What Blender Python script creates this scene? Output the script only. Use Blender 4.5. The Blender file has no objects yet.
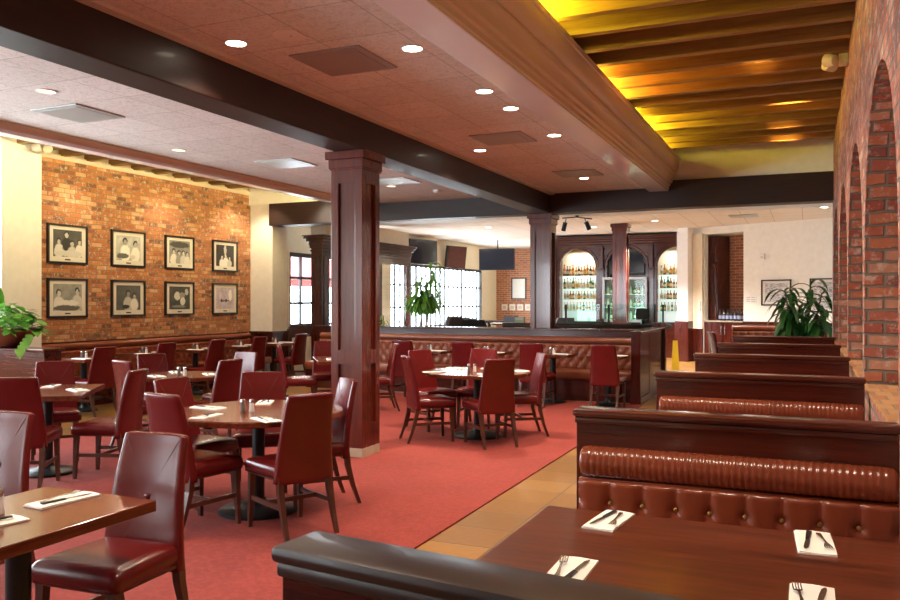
import bpy, bmesh, math, random
from mathutils import Vector, Matrix
S = bpy.context.scene
COL = S.collection
PI = math.pi
random.seed(7)

# ------------------------------------------------------------------ camera, world, exposure
cam_d = bpy.data.cameras.new('camera'); cam = bpy.data.objects.new('camera', cam_d); COL.objects.link(cam)
cam_d.lens = 32.56; cam_d.sensor_width = 36; cam_d.clip_start = .05; cam_d.clip_end = 200
cam_d.shift_y = 1/900
cam.location = (0, 0, 1.56); cam.rotation_euler = (PI/2, 0, .4143)
S.camera = cam
S.view_settings.view_transform = 'Standard'; S.view_settings.look = 'None'
S.view_settings.gamma = 1; S.view_settings.use_curve_mapping = False
S.view_settings.exposure = 1.08
w = bpy.data.worlds.new('world'); S.world = w; w.use_nodes = True
w.node_tree.nodes['Background'].inputs[0].default_value = (.86, .93, 1, 1)
w.node_tree.nodes['Background'].inputs[1].default_value = 10.0
def lamp(name, kind, loc, energy, color=(1, 1, 1), rot=(0, 0, 0), **k):
    d = bpy.data.lights.new(name, kind); d.energy = energy; d.color = color
    for a, b in k.items(): setattr(d, a, b)
    o = bpy.data.objects.new(name, d); COL.objects.link(o); o.location = loc; o.rotation_euler = rot
    return o
def portal(loc, rot, sx, sy):
    o = lamp('window_portal', 'AREA', loc, 1, rot=rot, shape='RECTANGLE', size=sx, size_y=sy)
    o.data.cycles.is_portal = True
WARM = (1, .82, .62)
# daylight through the window rows (portals only guide the sky's light)
portal((-10.5, 3.4, 2.0), (0, -PI/2, 0), 2.4, 8.0)
portal((-10.5, 16.8, 1.8), (0, -PI/2, 0), 1.6, 3.8)
portal((-10.5, 23.1, 1.7), (0, -PI/2, 0), 1.9, 7.0)
portal((-8.8, -3.05, 1.9), (PI/2, 0, 0), 1.2, 2.4)
# cove lamps above the long soffit and over the brick wall
for y, c, e in ((2.0, (1, .88, .05), 30), (4.4, (1, .88, .05), 30), (6.1, (1, .88, .05), 40), (8.8, (1, .50, .06), 34), (10.8, (1, .88, .05), 34), (12.2, (1, .88, .05), 9)):
    lamp('cove_lamp', 'AREA', (-2.08, y, 3.88), e, c, (0, math.radians(-138), 0), shape='RECTANGLE', size=.2, size_y=1.1)
for x, y, e in ((-.45, 8.7, 30), (-.2, 10.5, 60), (-.3, 11.75, 26), (-.3, 12.7, 60)):
    lamp('joist_uplight', 'SPOT', (x, y, 3.5), e, (1, .5, .12), (PI, 0, 0), spot_size=1.2, spot_blend=1, shadow_soft_size=.05)
for y in (2.55, 4.6, 6.7, 8.8, 10.9):
    lamp('aisle_lamp', 'SPOT', (-.55, y, 3.85), 105, (1, .84, .64), (0, 0, 0), spot_size=1.7, spot_blend=.8, shadow_soft_size=.06)
for y in (9.0, 10.95, 12.9):
    lamp('wall_flood', 'SPOT', (-8.9, y, 3.5), 75, (1, .84, .62), (0, math.radians(-38), 0), spot_size=2.2, spot_blend=.9, shadow_soft_size=.1)
    lamp('wall_washer', 'SPOT', (-9.75, y, 3.8), 70, (1, .82, .56), (0, math.radians(6), 0), spot_size=1.9, spot_blend=.55, shadow_soft_size=.06)
lamp('left_cove_lamp', 'AREA', (-8.0, 10.5, 3.72), 80, (1, .85, .35), (0, math.radians(120), 0), shape='RECTANGLE', size=.15, size_y=6)
lamp('left_cove_lamp', 'AREA', (-8.0, 5.5, 3.72), 40, (1, .9, .5), (0, math.radians(120), 0), shape='RECTANGLE', size=.15, size_y=4)

# ------------------------------------------------------------------ material helpers
class M:
    def __init__(s, name):
        s.m = bpy.data.materials.new(name); s.m.use_nodes = True; s.t = s.m.node_tree; s.n = s.t.nodes; s.b = s.n['Principled BSDF']
    def new(s, t, **k):
        n = s.n.new(t)
        for a, b in k.items(): setattr(n, a, b)
        return n
    def L(s, a, b): s.t.links.new(a, b)
    def math(s, op, a, b=None, c=None):
        n = s.new('ShaderNodeMath', operation=op)
        for i, v in enumerate((a, b, c)):
            if v is None: continue
            if isinstance(v, (int, float)): n.inputs[i].default_value = v
            else: s.L(v, n.inputs[i])
        return n.outputs[0]
    def mix(s, f, a, b, bt='MIX'):
        n = s.new('ShaderNodeMix', data_type='RGBA', blend_type=bt)
        for i, v in ((0, f), (6, a), (7, b)):
            if isinstance(v, (int, float)): n.inputs[i].default_value = v
            elif isinstance(v, tuple): n.inputs[i].default_value = v + (1,) if len(v) == 3 else v
            else: s.L(v, n.inputs[i])
        return n.outputs[2]
    def coord(s, k='Object'): return s.new('ShaderNodeTexCoord').outputs[k]
    def noise(s, vec, scale, detail=3, rough=.5, scl=None):
        if scl:
            mp = s.new('ShaderNodeMapping'); mp.inputs[3].default_value = scl; s.L(vec, mp.inputs[0]); vec = mp.outputs[0]
        n = s.new('ShaderNodeTexNoise'); n.inputs['Scale'].default_value = scale; n.inputs['Detail'].default_value = detail; n.inputs['Roughness'].default_value = rough
        s.L(vec, n.inputs[0]); return n.outputs[0]
    def ramp(s, f, stops, mode='LINEAR'):
        r = s.new('ShaderNodeValToRGB'); r.color_ramp.interpolation = mode
        e = r.color_ramp.elements
        while len(e) < len(stops): e.new(.5)
        for i, (p, c) in enumerate(stops): e[i].position = p; e[i].color = c + (1,)
        s.L(f, r.inputs[0]); return r.outputs[0]
    def bump(s, h, st, dist=.01):
        b = s.new('ShaderNodeBump'); b.inputs['Strength'].default_value = st; b.inputs['Distance'].default_value = dist
        s.L(h, b.inputs['Height']); s.L(b.outputs[0], s.b.inputs['Normal'])
    def set(s, **k):
        for a, v in k.items():
            i = s.b.inputs[a.replace('_', ' ')]
            if isinstance(v, tuple) and len(v) == 3: v = v + (1,)
            if hasattr(v, 'links') or hasattr(v, 'is_linked'): s.L(v, i)
            else: i.default_value = v
        return s
def plain(name, c, rough=.5, metal=0, coat=0, var=.08, **k):
    m = M(name); f = m.noise(m.coord(), 9, 2)
    a = tuple(x*(1-var) for x in c); b = tuple(min(1, x*(1+var)) for x in c)
    m.set(Base_Color=m.mix(f, a, b), Roughness=rough, Metallic=metal, Coat_Weight=coat, **k)
    return m.m
def wood(name, c1, c2, rough=.25, coat=.5, axis='z', scale=1.0, bump=.02):
    m = M(name); v = m.coord()
    scl = {'x': (.6, 9, 9), 'y': (9, .6, 9), 'z': (9, 9, .6)}[axis]
    f = m.noise(v, 3*scale, 6, .6, scl); g = m.noise(v, 14*scale, 3, .6, scl)
    fac = m.math('ADD', m.math('MULTIPLY', f, .75), m.math('MULTIPLY', g, .25))
    m.set(Base_Color=m.ramp(fac, [(.3, c1), (.68, c2)]), Roughness=rough, Coat_Weight=coat, Coat_Roughness=.08)
    m.bump(m.noise(v, 5, 3, .5, scl), bump, .004)
    return m.m
def leather(name, c, rough=.32, coat=.25, worn=None):
    m = M(name); v = m.coord()
    n = m.noise(v, 5, 4)
    col = m.mix(n, tuple(x*.75 for x in c), tuple(min(1, x*1.2) for x in c))
    if worn: col = m.mix(m.ramp(m.noise(v, 11, 6, .7), [(.60, (0, 0, 0)), (.72, (1, 1, 1))]), col, worn)
    m.set(Base_Color=col, Roughness=rough, Coat_Weight=coat, Coat_Roughness=.2); m.b.inputs['Specular IOR Level'].default_value = .38
    vo = m.new('ShaderNodeTexVoronoi'); vo.inputs['Scale'].default_value = 240; m.L(v, vo.inputs[0])
    m.bump(m.math('ADD', m.math('MULTIPLY', vo.outputs[0], .3), m.math('MULTIPLY', m.noise(v, 9, 3), 1.4)), .12, .006)
    return m.m
def glow(name, c, st):
    m = M(name); m.set(Base_Color=c, Emission_Color=c, Emission_Strength=st); return m.m
def glass(name, tint=(.85, .95, .93), gl=.12):
    m = M(name); m.n.remove(m.b)
    a = m.new('ShaderNodeBsdfTransparent'); a.inputs[0].default_value = tint + (1,)
    b = m.new('ShaderNodeBsdfGlossy'); b.inputs['Roughness'].default_value = .02
    x = m.new('ShaderNodeMixShader'); x.inputs[0].default_value = gl
    m.L(a.outputs[0], x.inputs[1]); m.L(b.outputs[0], x.inputs[2]); m.L(x.outputs[0], m.n['Material Output'].inputs[0])
    return m.m
def brick(name, bw, bh, mort, colors, mortar, rough=.8, shift=.5, bump=.6, whiten=0, noise_var=.25, coat=0):
    m = M(name); g = m.new('ShaderNodeNewGeometry'); p = m.new('ShaderNodeSeparateXYZ'); m.L(g.outputs['Position'], p.inputs[0])
    q = m.new('ShaderNodeSeparateXYZ'); m.L(g.outputs['True Normal'], q.inputs[0])
    nx = m.math('GREATER_THAN', m.math('ABSOLUTE', q.outputs[0]), .6)
    nz = m.math('GREATER_THAN', m.math('ABSOLUTE', q.outputs[2]), .72)
    # u runs along the wall, v up it; on level faces u = x, v = y
    u = m.math('ADD', m.math('MULTIPLY', p.outputs[1], nx), m.math('MULTIPLY', p.outputs[0], m.math('SUBTRACT', 1, nx)))
    v = m.math('ADD', m.math('MULTIPLY', p.outputs[1], nz), m.math('MULTIPLY', p.outputs[2], m.math('SUBTRACT', 1, nz)))
    wob = m.math('MULTIPLY', m.math('SUBTRACT', m.noise(g.outputs['Position'], 9, 3), .5), mort*1.8)
    u = m.math('ADD', u, 50.13); v = m.math('ADD', m.math('ADD', v, 50.0), wob)
    vr = m.math('DIVIDE', v, bh); row = m.math('FLOOR', vr)
    ur = m.math('ADD', m.math('DIVIDE', u, bw), m.math('MULTIPLY', m.math('MODULO', row, 2), shift)); cl = m.math('FLOOR', ur)
    fu = m.math('FRACT', ur); fv = m.math('FRACT', vr)
    du = m.math('MULTIPLY', m.math('SUBTRACT', .5, m.math('ABSOLUTE', m.math('SUBTRACT', fu, .5))), bw)
    dv = m.math('MULTIPLY', m.math('SUBTRACT', .5, m.math('ABSOLUTE', m.math('SUBTRACT', fv, .5))), bh)
    dd = m.math('MINIMUM', du, dv)
    mr = m.new('ShaderNodeMapRange'); m.L(dd, mr.inputs[0]); mr.inputs[1].default_value = mort*.35; mr.inputs[2].default_value = mort*.75
    body = mr.outputs[0]
    cv = m.new('ShaderNodeCombineXYZ'); m.L(cl, cv.inputs[0]); m.L(row, cv.inputs[1])
    wn = m.new('ShaderNodeTexWhiteNoise', noise_dimensions='2D'); m.L(cv.outputs[0], wn.inputs[0])
    st = [(i/len(colors), c) for i, c in enumerate(colors)]
    bc = m.ramp(wn.outputs[0], st, 'CONSTANT')
    n = m.noise(g.outputs['Position'], 16, 5, .65)
    bc = m.mix(m.math('MULTIPLY', n, noise_var*2), bc, m.mix(.55, bc, (.03, .02, .015)))
    if whiten: bc = m.mix(m.ramp(m.noise(g.outputs['Position'], 13, 6, .75), [(.52, (0, 0, 0)), (.66, (whiten, whiten, whiten))]), bc, (.62, .52, .42))
    m.set(Base_Color=m.mix(body, mortar, bc), Roughness=rough, Coat_Weight=coat)
    m.bump(m.math('ADD', body, m.math('MULTIPLY', n, .5)), bump, mort*.6)
    return m.m

MT = {}
MT['mahog'] = wood('mahogany', (.030, .004, .003), (.080, .012, .006), .22, .35, 'z', 1, .008)
MT['mahogx'] = wood('mahogany_level', (.034, .005, .003), (.092, .014, .006), .22, .35, 'x', 1, .006)
MT['beam'] = wood('dark_beam', (.010, .004, .003), (.028, .009, .006), .5, .05, 'y')
MT['beamx'] = wood('dark_cross_beam', (.010, .004, .003), (.028, .009, .006), .5, .05, 'x')
MT['column'] = wood('column_mahogany', (.060, .009, .006), (.14, .024, .013), .2, .35, 'z', 1, .008)
MT['tabletop'] = wood('table_mahogany', (.060, .011, .004), (.19, .042, .016), .22, .25, 'y', 1.3, .008)
MT['booth_top'] = wood('booth_table_mahogany', (.034, .006, .002), (.17, .034, .010), .28, .10, 'x', 1.3, .008)
MT['leg'] = wood('chair_leg_wood', (.035, .010, .006), (.10, .028, .014), .35, .2, 'z')
MT['joist'] = wood('stained_pine', (.20, .105, .03), (.42, .25, .075), .5, .1, 'x', .8)
MT['deck'] = wood('stained_pine_boards', (.18, .10, .03), (.36, .22, .065), .6, 0, 'x', .8)
MT['leather'] = leather('oxblood_leather', (.115, .007, .007), .27, .12)
MT['booth_leather'] = leather('chestnut_leather', (.22, .046, .019), .27, .35)
MT['thread'] = plain('tan_thread', (.10, .014, .012), .6)
MT['ban_leather'] = leather('tan_brown_leather', (.22, .055, .022), .3, .3)
MT['cap_worn'] = wood('worn_dark_mahogany', (.009, .002, .0012), (.032, .007, .004), .40, .04, 'x', 1.0, .02)
MT['black'] = plain('black_iron', (.012, .015, .018), .4, .3)
MT['blackplastic'] = plain('black_plastic', (.012, .012, .014), .3)
MT['screen'] = plain('dark_screen', (.018, .021, .034), .08)
MT['white'] = plain('white_paint', (.84, .83, .81), .6)
MT['cream'] = plain('cream_paint', (.78, .69, .52), .7)
MT['offwhite'] = plain('off_white_paint', (.86, .84, .77), .7)
MT['taupe'] = plain('taupe_gloss_paint', (.66, .54, .44), .5, 0, .08, .03)
MT['lavender'] = plain('pale_gloss_paint', (.84, .78, .78), .25, 0, .6, .03)
MT['steel'] = plain('brushed_steel', (.55, .54, .52), .25, 1)
MT['brass'] = plain('brass', (.55, .38, .12), .3, 1)
MT['linen'] = plain('white_linen', (.90, .87, .82), .85)
MT['salt'] = plain('salt_grains', (.85, .85, .82), .7)
MT['pepper'] = plain('pepper_grains', (.16, .13, .11), .7)
MT['stone'] = plain('pale_stone', (.42, .33, .24), .7, 0, 0, .2)
MT['vent'] = plain('grey_vent_metal', (.36, .31, .29), .4, .2)
MT['ventp'] = plain('pale_vent_metal', (.42, .46, .46), .35, .2)
MT['glass'] = glass('clear_glass', (.96, .98, .98), .05)
MT['gglass'] = glass('greenish_screen_glass', (.84, .96, .93), .012)
MT['leaf'] = plain('leaf_green', (.035, .15, .025), .35, 0, .1, .5)
MT['leafl'] = plain('bright_leaf_green', (.16, .44, .06), .38, 0, .1, .5)
MT['stem'] = plain('plant_stem', (.16, .11, .05), .7)
MT['terracotta'] = plain('terracotta', (.19, .06, .045), .55)
MT['soil'] = plain('potting_soil', (.03, .02, .012), .95)
MT['winframe'] = plain('dark_window_frame', (.02, .022, .026), .45)
MT['gilt'] = plain('speaker_cloth', (.11, .035, .025), .8, 0, 0, .3)
MT['yellow'] = plain('yellow_plastic', (.75, .55, .03), .45)
MT['matboard'] = plain('white_mat_board', (.72, .68, .62), .7)
MT['greenbox'] = plain('pale_green_card', (.48, .60, .36), .6)
MT['bulb'] = glow('lit_downlight', (1, .88, .68), 14)
MT['bulb_dim'] = glow('dim_downlight', (1, .72, .40), 1.6)
MT['exit'] = glow('green_lit_sign', (.03, .6, .12), 2)
MT['shelf_light'] = glow('lit_bar_panel', (.92, 1, .96), .28)
MT['chrome'] = plain('cooler_silver', (.45, .43, .45), .3, .8)
MT['leather_dark'] = plain('black_vinyl', (.014, .014, .02), .45)
MT['speakertan'] = plain('cream_plastic', (.66, .58, .46), .5)
MT['red'] = plain('red_awning_cloth', (.30, .05, .05), .8)

MT['brick_left'] = brick('orange_brick', .205, .072, .012, [(.50, .17, .065), (.56, .20, .075), (.44, .14, .055), (.60, .24, .09), (.34, .11, .05), (.52, .18, .07), (.46, .15, .06), (.24, .09, .05), (.66, .34, .17)], (.27, .19, .11), .85, whiten=.8)
MT['brick_right'] = brick('red_rough_brick', .20, .082, .016, [(.58, .16, .085), (.46, .12, .07), (.64, .22, .11), (.34, .11, .085), (.52, .16, .10), (.66, .32, .20)], (.22, .19, .15), .9, whiten=.85, bump=1, noise_var=.42)
MT['brick_back'] = brick('bar_brick', .22, .076, .010, [(.46, .17, .09), (.52, .21, .12), (.40, .14, .075), (.5, .19, .1)], (.62, .48, .36), .85)
MT['ledge'] = brick('ledge_brick', .10, .22, .012, [(.48, .22, .08), (.42, .17, .06), (.52, .27, .11)], (.25, .18, .12), .8)
MT['tile'] = brick('ochre_slate_tile', .46, .40, .012, [(.28, .125, .018), (.34, .155, .026), (.22, .10, .02), (.31, .15, .032), (.25, .11, .02)], (.13, .085, .045), .38, 0, .35, noise_var=.3, coat=.15)
MT['ceil'] = brick('fissured_ceiling_tile', .61, .61, .006, [(.76, .71, .66), (.73, .68, .63), (.78, .73, .68)], (.36, .33, .30), .85, 0, .1, noise_var=.05)
MT['ceil_bar'] = brick('bar_ceiling_tile', .61, .61, .010, [(.76, .69, .62), (.74, .67, .60)], (.38, .30, .25), .9, 0, .1, noise_var=.04)
mc = MT['ceil']; t = mc.node_tree
for n in t.nodes:
    if n.type == 'BUMP': n.inputs['Strength'].default_value = .55; bn = n
ng = t.nodes.new('ShaderNodeNewGeometry'); nn = t.nodes.new('ShaderNodeTexNoise'); nn.inputs['Scale'].default_value = 22; nn.inputs['Detail'].default_value = 8; nn.inputs['Roughness'].default_value = .75; nn.inputs['Distortion'].default_value = 1.2
t.links.new(ng.outputs['Position'], nn.inputs[0]); t.links.new(nn.outputs[0], bn.inputs['Height']); bn.inputs['Distance'].default_value = .02
bs_ = t.nodes['Principled BSDF']; lk = bs_.inputs['Base Color'].links[0].from_socket
rp_ = mc_ = t.nodes.new('ShaderNodeValToRGB'); rp_.color_ramp.elements[0].position = .40; rp_.color_ramp.elements[0].color = (.72, .70, .68, 1); rp_.color_ramp.elements[1].position = .52; rp_.color_ramp.elements[1].color = (1, 1, 1, 1)
mx_ = t.nodes.new('ShaderNodeMix'); mx_.data_type = 'RGBA'; mx_.blend_type = 'MULTIPLY'; mx_.inputs[0].default_value = .8
t.links.new(nn.outputs[0], rp_.inputs[0]); t.links.new(lk, mx_.inputs[6]); t.links.new(rp_.outputs[0], mx_.inputs[7]); t.links.new(mx_.outputs[2], bs_.inputs['Base Color'])
cp = M('red_carpet'); v = cp.coord()
n1 = cp.noise(v, 1.1, 4, .6); n2 = cp.noise(v, 130, 3, .7); n3 = cp.noise(v, 26, 3, .7)
c = cp.mix(cp.ramp(n1, [(.35, (0, 0, 0)), (.65, (1, 1, 1))]), (.235, .028, .017), (.31, .038, .022)); c = cp.mix(cp.math('MULTIPLY', n2, .8), c, (.14, .014, .018)); c = cp.mix(cp.ramp(n3, [(.45, (0, 0, 0)), (.62, (.35, .35, .35))]), c, (.35, .052, .034))
cp.set(Base_Color=c, Roughness=.95); cp.bump(n2, .6, .008); MT['carpet'] = cp.m

# ------------------------------------------------------------------ mesh helpers
class B:
    def __init__(s): s.bm = bmesh.new()
    def box(s, c, d, r=0, rz=0, seg=2, mat=None):
        vs = bmesh.ops.create_cube(s.bm, size=1)['verts']
        bmesh.ops.scale(s.bm, vec=d, verts=vs)
        if r:
            es = list({e for v in vs for e in v.link_edges})
            g = bmesh.ops.bevel(s.bm, geom=es, offset=r, segments=seg, affect='EDGES', profile=.5)
            vs = list({v for f in g['faces'] for v in f.verts} | {v for v in vs if v.is_valid})
        mt = Matrix.Translation(c) @ Matrix.Rotation(rz, 4, 'Z')
        if mat is not None: mt = mat @ mt
        bmesh.ops.transform(s.bm, matrix=mt, verts=vs); return s
    def b2(s, x0, x1, y0, y1, z0, z1, r=0):
        return s.box(((x0+x1)/2, (y0+y1)/2, (z0+z1)/2), (abs(x1-x0), abs(y1-y0), abs(z1-z0)), r)
    def loft(s, rings, cap=True, closed=True):
        R = [[s.bm.verts.new(p) for p in r] for r in rings]; n = len(R[0])
        for a, b in zip(R, R[1:]):
            for i in range(n if closed else n-1):
                j = (i+1) % n; s.bm.faces.new((a[i], a[j], b[j], b[i]))
        if cap: s.bm.faces.new(R[0][::-1]); s.bm.faces.new(R[-1])
        return s
    def tube(s, pts, rad, seg=10, cap=True):
        pts = [Vector(p) for p in pts]; n = len(pts); rings = []
        for i, p in enumerate(pts):
            d = (pts[min(i+1, n-1)]-pts[max(i-1, 0)]).normalized()
            a = d.cross(Vector((0, 0, 1)) if abs(d.z) < .9 else Vector((1, 0, 0))).normalized(); b = d.cross(a)
            r = rad[i] if isinstance(rad, (list, tuple)) else rad
            rings.append([p + (a*math.cos(t)+b*math.sin(t))*r for t in (2*PI*k/seg for k in range(seg))])
        return s.loft(rings, cap)
    def bar(s, p, q, a, b):           # tapered rectangular bar, section a at p and b at q (wx, wy)
        rs = []
        for c, w_ in ((p, a), (q, b)):
            rs.append([(c[0]+i*w_[0]/2, c[1]+j*w_[1]/2, c[2]) for i, j in ((-1, -1), (1, -1), (1, 1), (-1, 1))])
        return s.loft(rs)
    def lathe(s, prof, c=(0, 0, 0), seg=24, cap=True):
        return s.loft([[(c[0]+r*math.cos(2*PI*k/seg), c[1]+r*math.sin(2*PI*k/seg), c[2]+z) for k in range(seg)] for r, z in prof], cap)
    def grid(s, f, nu, nv):           # f(u,v) -> point
        V = [[s.bm.verts.new(f(i/nu, j/nv)) for i in range(nu+1)] for j in range(nv+1)]
        for j in range(nv):
            for i in range(nu): s.bm.faces.new((V[j][i], V[j][i+1], V[j+1][i+1], V[j+1][i]))
        return s
    def prof(s, pts, a, b, axis='y'):  # closed outline extruded along axis
        if axis == 'y': return s.loft([[(x, a, z) for x, z in pts], [(x, b, z) for x, z in pts]])
        return s.loft([[(a, x, z) for x, z in pts], [(b, x, z) for x, z in pts]])
    def done(s, name, mat, parent=None, smooth=False, loc=None, rz=0):
        bmesh.ops.recalc_face_normals(s.bm, faces=s.bm.faces)
        me = bpy.data.meshes.new(name); s.bm.to_mesh(me); s.bm.free()
        if smooth is True:
            for p in me.polygons: p.use_smooth = True
        elif smooth:
            for p in me.polygons: p.use_smooth = True
            me.set_sharp_from_angle(angle=math.radians(smooth))
        me.materials.append(MT[mat] if isinstance(mat, str) else mat)
        o = bpy.data.objects.new(name, me); COL.objects.link(o)
        if parent: o.parent = parent
        if loc: o.location = loc
        o.rotation_euler.z = rz
        return o
def tag(o, label, cat, group=None):
    o['label'] = label; o['category'] = cat
    if group: o['group'] = group
    return o
def thing(name, label, cat, loc=(0, 0, 0), rz=0, group=None):
    o = bpy.data.objects.new(name, None); COL.objects.link(o); o.location = loc; o.rotation_euler = (0, 0, rz); o.empty_display_size = .1
    return tag(o, label, cat, group)
def dup(r0, loc, rz, label, group=None):
    r = r0.copy(); COL.objects.link(r); r.location = loc; r.rotation_euler = (0, 0, rz); r['label'] = label
    if group: r['group'] = group
    for ch in list(r0.children):
        c = ch.copy(); COL.objects.link(c); c.parent = r
        for g in list(ch.children):
            d = g.copy(); COL.objects.link(d); d.parent = c
    return r
def st(name, b, mat, smooth=False, **k):
    o = b.done(name, mat, None, smooth, **k); o['kind'] = 'structure'; return o

# ------------------------------------------------------------------ the room
st('floor', B().b2(-10.6, 1.4, -3.2, 28.2, -.12, 0), 'tile')
tag(B().b2(-7.75, -2.26, -3, 12.28, 0.0005, .012).done('carpet', 'carpet'), 'wide red carpet running under the dining tables', 'carpet')
# left wall: window bays, pier, brick, pier, window bays beyond
wl = B()
for y0, y1, z0, z1 in ((-3.2, 28.2, 3.2, 4.35), (-3.2, 7.75, 0, .9), (-3.2, -.6, .9, 3.2), (7.6, 8.1, .9, 3.2), (13.6, 14.95, 0, 3.2), (14.95, 28.2, 2.64, 3.2), (14.95, 28.2, 0, .75), (18.6, 19.7, .75, 2.64), (26.5, 28.2, .75, 2.64)):
    wl.b2(-10.62, -10.42, y0, y1, z0, z1)
st('wall_left', wl, 'cream')
st('wall_left_brick', B().b2(-10.6, -10.4, 8.1, 13.6, 0, 3.74), 'brick_left')
st('trim_1', B().b2(-10.41, -10.37, 8.4, 13.55, 3.70, 3.78), 'taupe')
st('wall_left_pier', B().b2(-10.5, -10.1, 7.72, 8.36, 0, 4.2), 'offwhite')
st('wall_left_corner_pier', B().b2(-10.5, -9.86, 13.55, 14.04, .93, 4.2), 'offwhite')
st('baseboard_left', B().b2(-10.5, -9.83, 13.51, 14.08, 0, .93, .01).b2(-10.5, -9.81, 13.49, 14.10, .90, .95, .01).b2(-10.42, -10.36, 14.05, 14.95, 0, .95), 'mahog')
# right wall with arched niches
def right_wall():
    b = B(); X0, X1, top = .35, .60, 4.3
    def col(y0, y1, z0, z1): b.b2(X0, X0+.32, y0, y1, z0, z1)
    cs = [2.6, 5.05, 7.5, 9.95, 12.4]; hw = 1.14
    ys = -3.2
    for c_ in cs:
        col(ys, c_-hw, 0, top); col(c_-hw, c_+hw, 0, .98)
        N = 20; pts = []
        for k in range(N+1):
            t_ = PI*k/N; s_ = math.sin(t_); pts.append((c_-hw*math.cos(t_), 1.55+1.30*(s_**.8 if s_ > 0 else 0)))
        # wall above the arch, cut to the curve
        for (ya, za), (yb, zb) in zip(pts, pts[1:]):
            b.loft([[(X0, ya, za), (X0, yb, zb), (X0, yb, top), (X0, ya, top)], [(X0+.32, ya, za), (X0+.32, yb, zb), (X0+.32, yb, top), (X0+.32, ya, top)]])
        ys = c_+hw
    col(ys, 14.0, 0, top)
    bmesh.ops.remove_doubles(b.bm, verts=b.bm.verts, dist=.0005)
    return b
st('wall_right', right_wall(), 'brick_right')
st('wall_right_niche_back', B().b2(.67, .8, -3.2, 14.0, 0, 4.3), 'brick_right')
for i, c_ in enumerate([2.6, 5.05, 7.5, 9.95, 12.4]):
    st('trim_%d' % (i+2), B().b2(.34, .66, c_-1.13, c_+1.13, .975, 1.0, .004), 'ledge')
# walls of the far room
A0 = Vector((-2.8, 21.9)); TD = Vector((.909, -.417)); ND = Vector((-.417, -.909)); AW = math.atan2(-.417, .909)
def onwall(s_, off, z): p = A0+TD*s_+ND*off; return (p.x, p.y, z)
def wbox(b, s0, s1, o0, o1, z0, z1, r=0):
    b.box(onwall((s0+s1)/2, (o0+o1)/2, (z0+z1)/2), (s1-s0, abs(o1-o0), z1-z0), r, AW); return b
fw = B(); wbox(fw, 1.48, 4.3, -.2, 0, 0, 3.5); wbox(fw, .38, 1.48, -.2, 0, 3.27, 3.5); wbox(fw, .0, .38, -.2, -.02, 0, 3.5)
st('wall_far', fw, 'offwhite')
st('wall_alcove_back', wbox(B(), .2, 1.7, -1.1, -.95, 0, 3.45), 'brick_back')
st('wall_alcove_right', wbox(B(), 1.48, 1.6, -.95, -.2, 0, 3.45), 'offwhite')
st('wall_alcove_left', wbox(B(), .22, .34, -.95, -.2, 0, 3.45), 'offwhite')
st('ceiling_alcove', wbox(B(), .26, 1.6, -1.0, -.15, 3.27, 3.4), 'offwhite')
st('wall_far_pier', wbox(B(), -.24, .08, -.3, .25, 1.04, 3.45), 'white')
st('baseboard_pier', wbox(wbox(B(), -.28, .11, -.3, .29, .12, 1.04, .01), -.29, .12, -.3, .30, 0, .13), 'mahog')
st('baseboard_far', wbox(wbox(B(), 1.48, 4.3, 0, .03, 0, 1.02), 1.48, 4.3, 0, .05, 1.0, 1.06), 'mahogx')
st('wall_far_right', B().b2(1.05, 1.25, 13.9, 21, 0, 3.5), 'offwhite')
st('wall_far_return', B().b2(.35, 1.2, 14.0, 14.15, 0, 4.3), 'offwhite')
st('wall_behind_bar', B().b2(-7.3, -2.6, 23.75, 23.9, 0, 3.5), 'cream')
st('wall_bar_side', B().b2(-7.3, -7.15, 23.9, 28, 0, 3.5), 'cream')
st('wall_back', B().b2(-10.6, -7.0, 27.9, 28.1, 0, 3.6), 'brick_back')
# wall behind the camera with a row of openings for daylight
st('wall_front', B().b2(-10.6, .6, -3.2, -3.1, 0, .75).b2(-10.6, .6, -3.2, -3.1, 3.0, 4.3).b2(-10.6, -9.4, -3.2, -3.1, .75, 3.0).b2(-8.2, .6, -3.2, -3.1, .75, 3), 'cream')
# ceilings
st('ceiling', B().b2(-10.6, 1.2, -3.2, 14, 4.22, 4.36), 'deck')
st('ceiling_tiles_centre', B().b2(-4.2, -2.2, -3.1, 13.45, 3.39, 3.44), 'ceil')
st('ceiling_tiles_left', B().b2(-7.55, -4.2, -3.1, 13.45, 3.39, 3.44), 'ceil')
st('ceiling_bar', B().b2(-10.5, 1.2, 16.0, 28.0, 3.45, 3.5), 'ceil_bar')
st('ceiling_bar_soffit', B().b2(-10.5, 1.2, 13.7, 16.05, 3.25, 3.5), 'white')
st('trim_7', B().b2(-4.46, -3.95, -3.1, 13.4, 3.365, 3.395), 'taupe')
# long soffit with a stepped crown moulding
pr = [(-2.33, 3.345), (-2.06, 3.345), (-2.045, 3.36), (-2.045, 3.40), (-2.02, 3.41), (-2.02, 3.445), (-1.995, 3.455)]
for k in range(9):
    t_ = PI/2*k/8; pr.append((-1.99+.035*(1-math.cos(t_)), 3.46+.10*math.sin(t_)))
pr += [(-1.945, 3.575), (-1.945, 3.60), (-1.955, 3.61)]
for k in range(9):
    t_ = PI/2*k/8; pr.append((-1.955+.075*math.sin(t_), 3.62+.16*(1-math.cos(t_))))
pr += [(-1.87, 3.79), (-1.87, 3.84), (-2.33, 3.84)]
st('trim_8', B().prof([p for p in pr], -3.1, 13.42), 'taupe', 40)
st('trim_9', B().b2(-2.36, -2.055, -3.1, 13.4, 3.33, 3.36, .006), 'lavender')
pl = [(-7.47, 3.44), (-7.47, 3.38), (-7.52, 3.37), (-7.56, 3.34), (-7.58, 3.32), (-7.62, 3.32), (-7.62, 3.6), (-7.55, 3.6)]
st('trim_10', B().prof(pl, -3.1, 13.4), 'taupe', 40)
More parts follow.
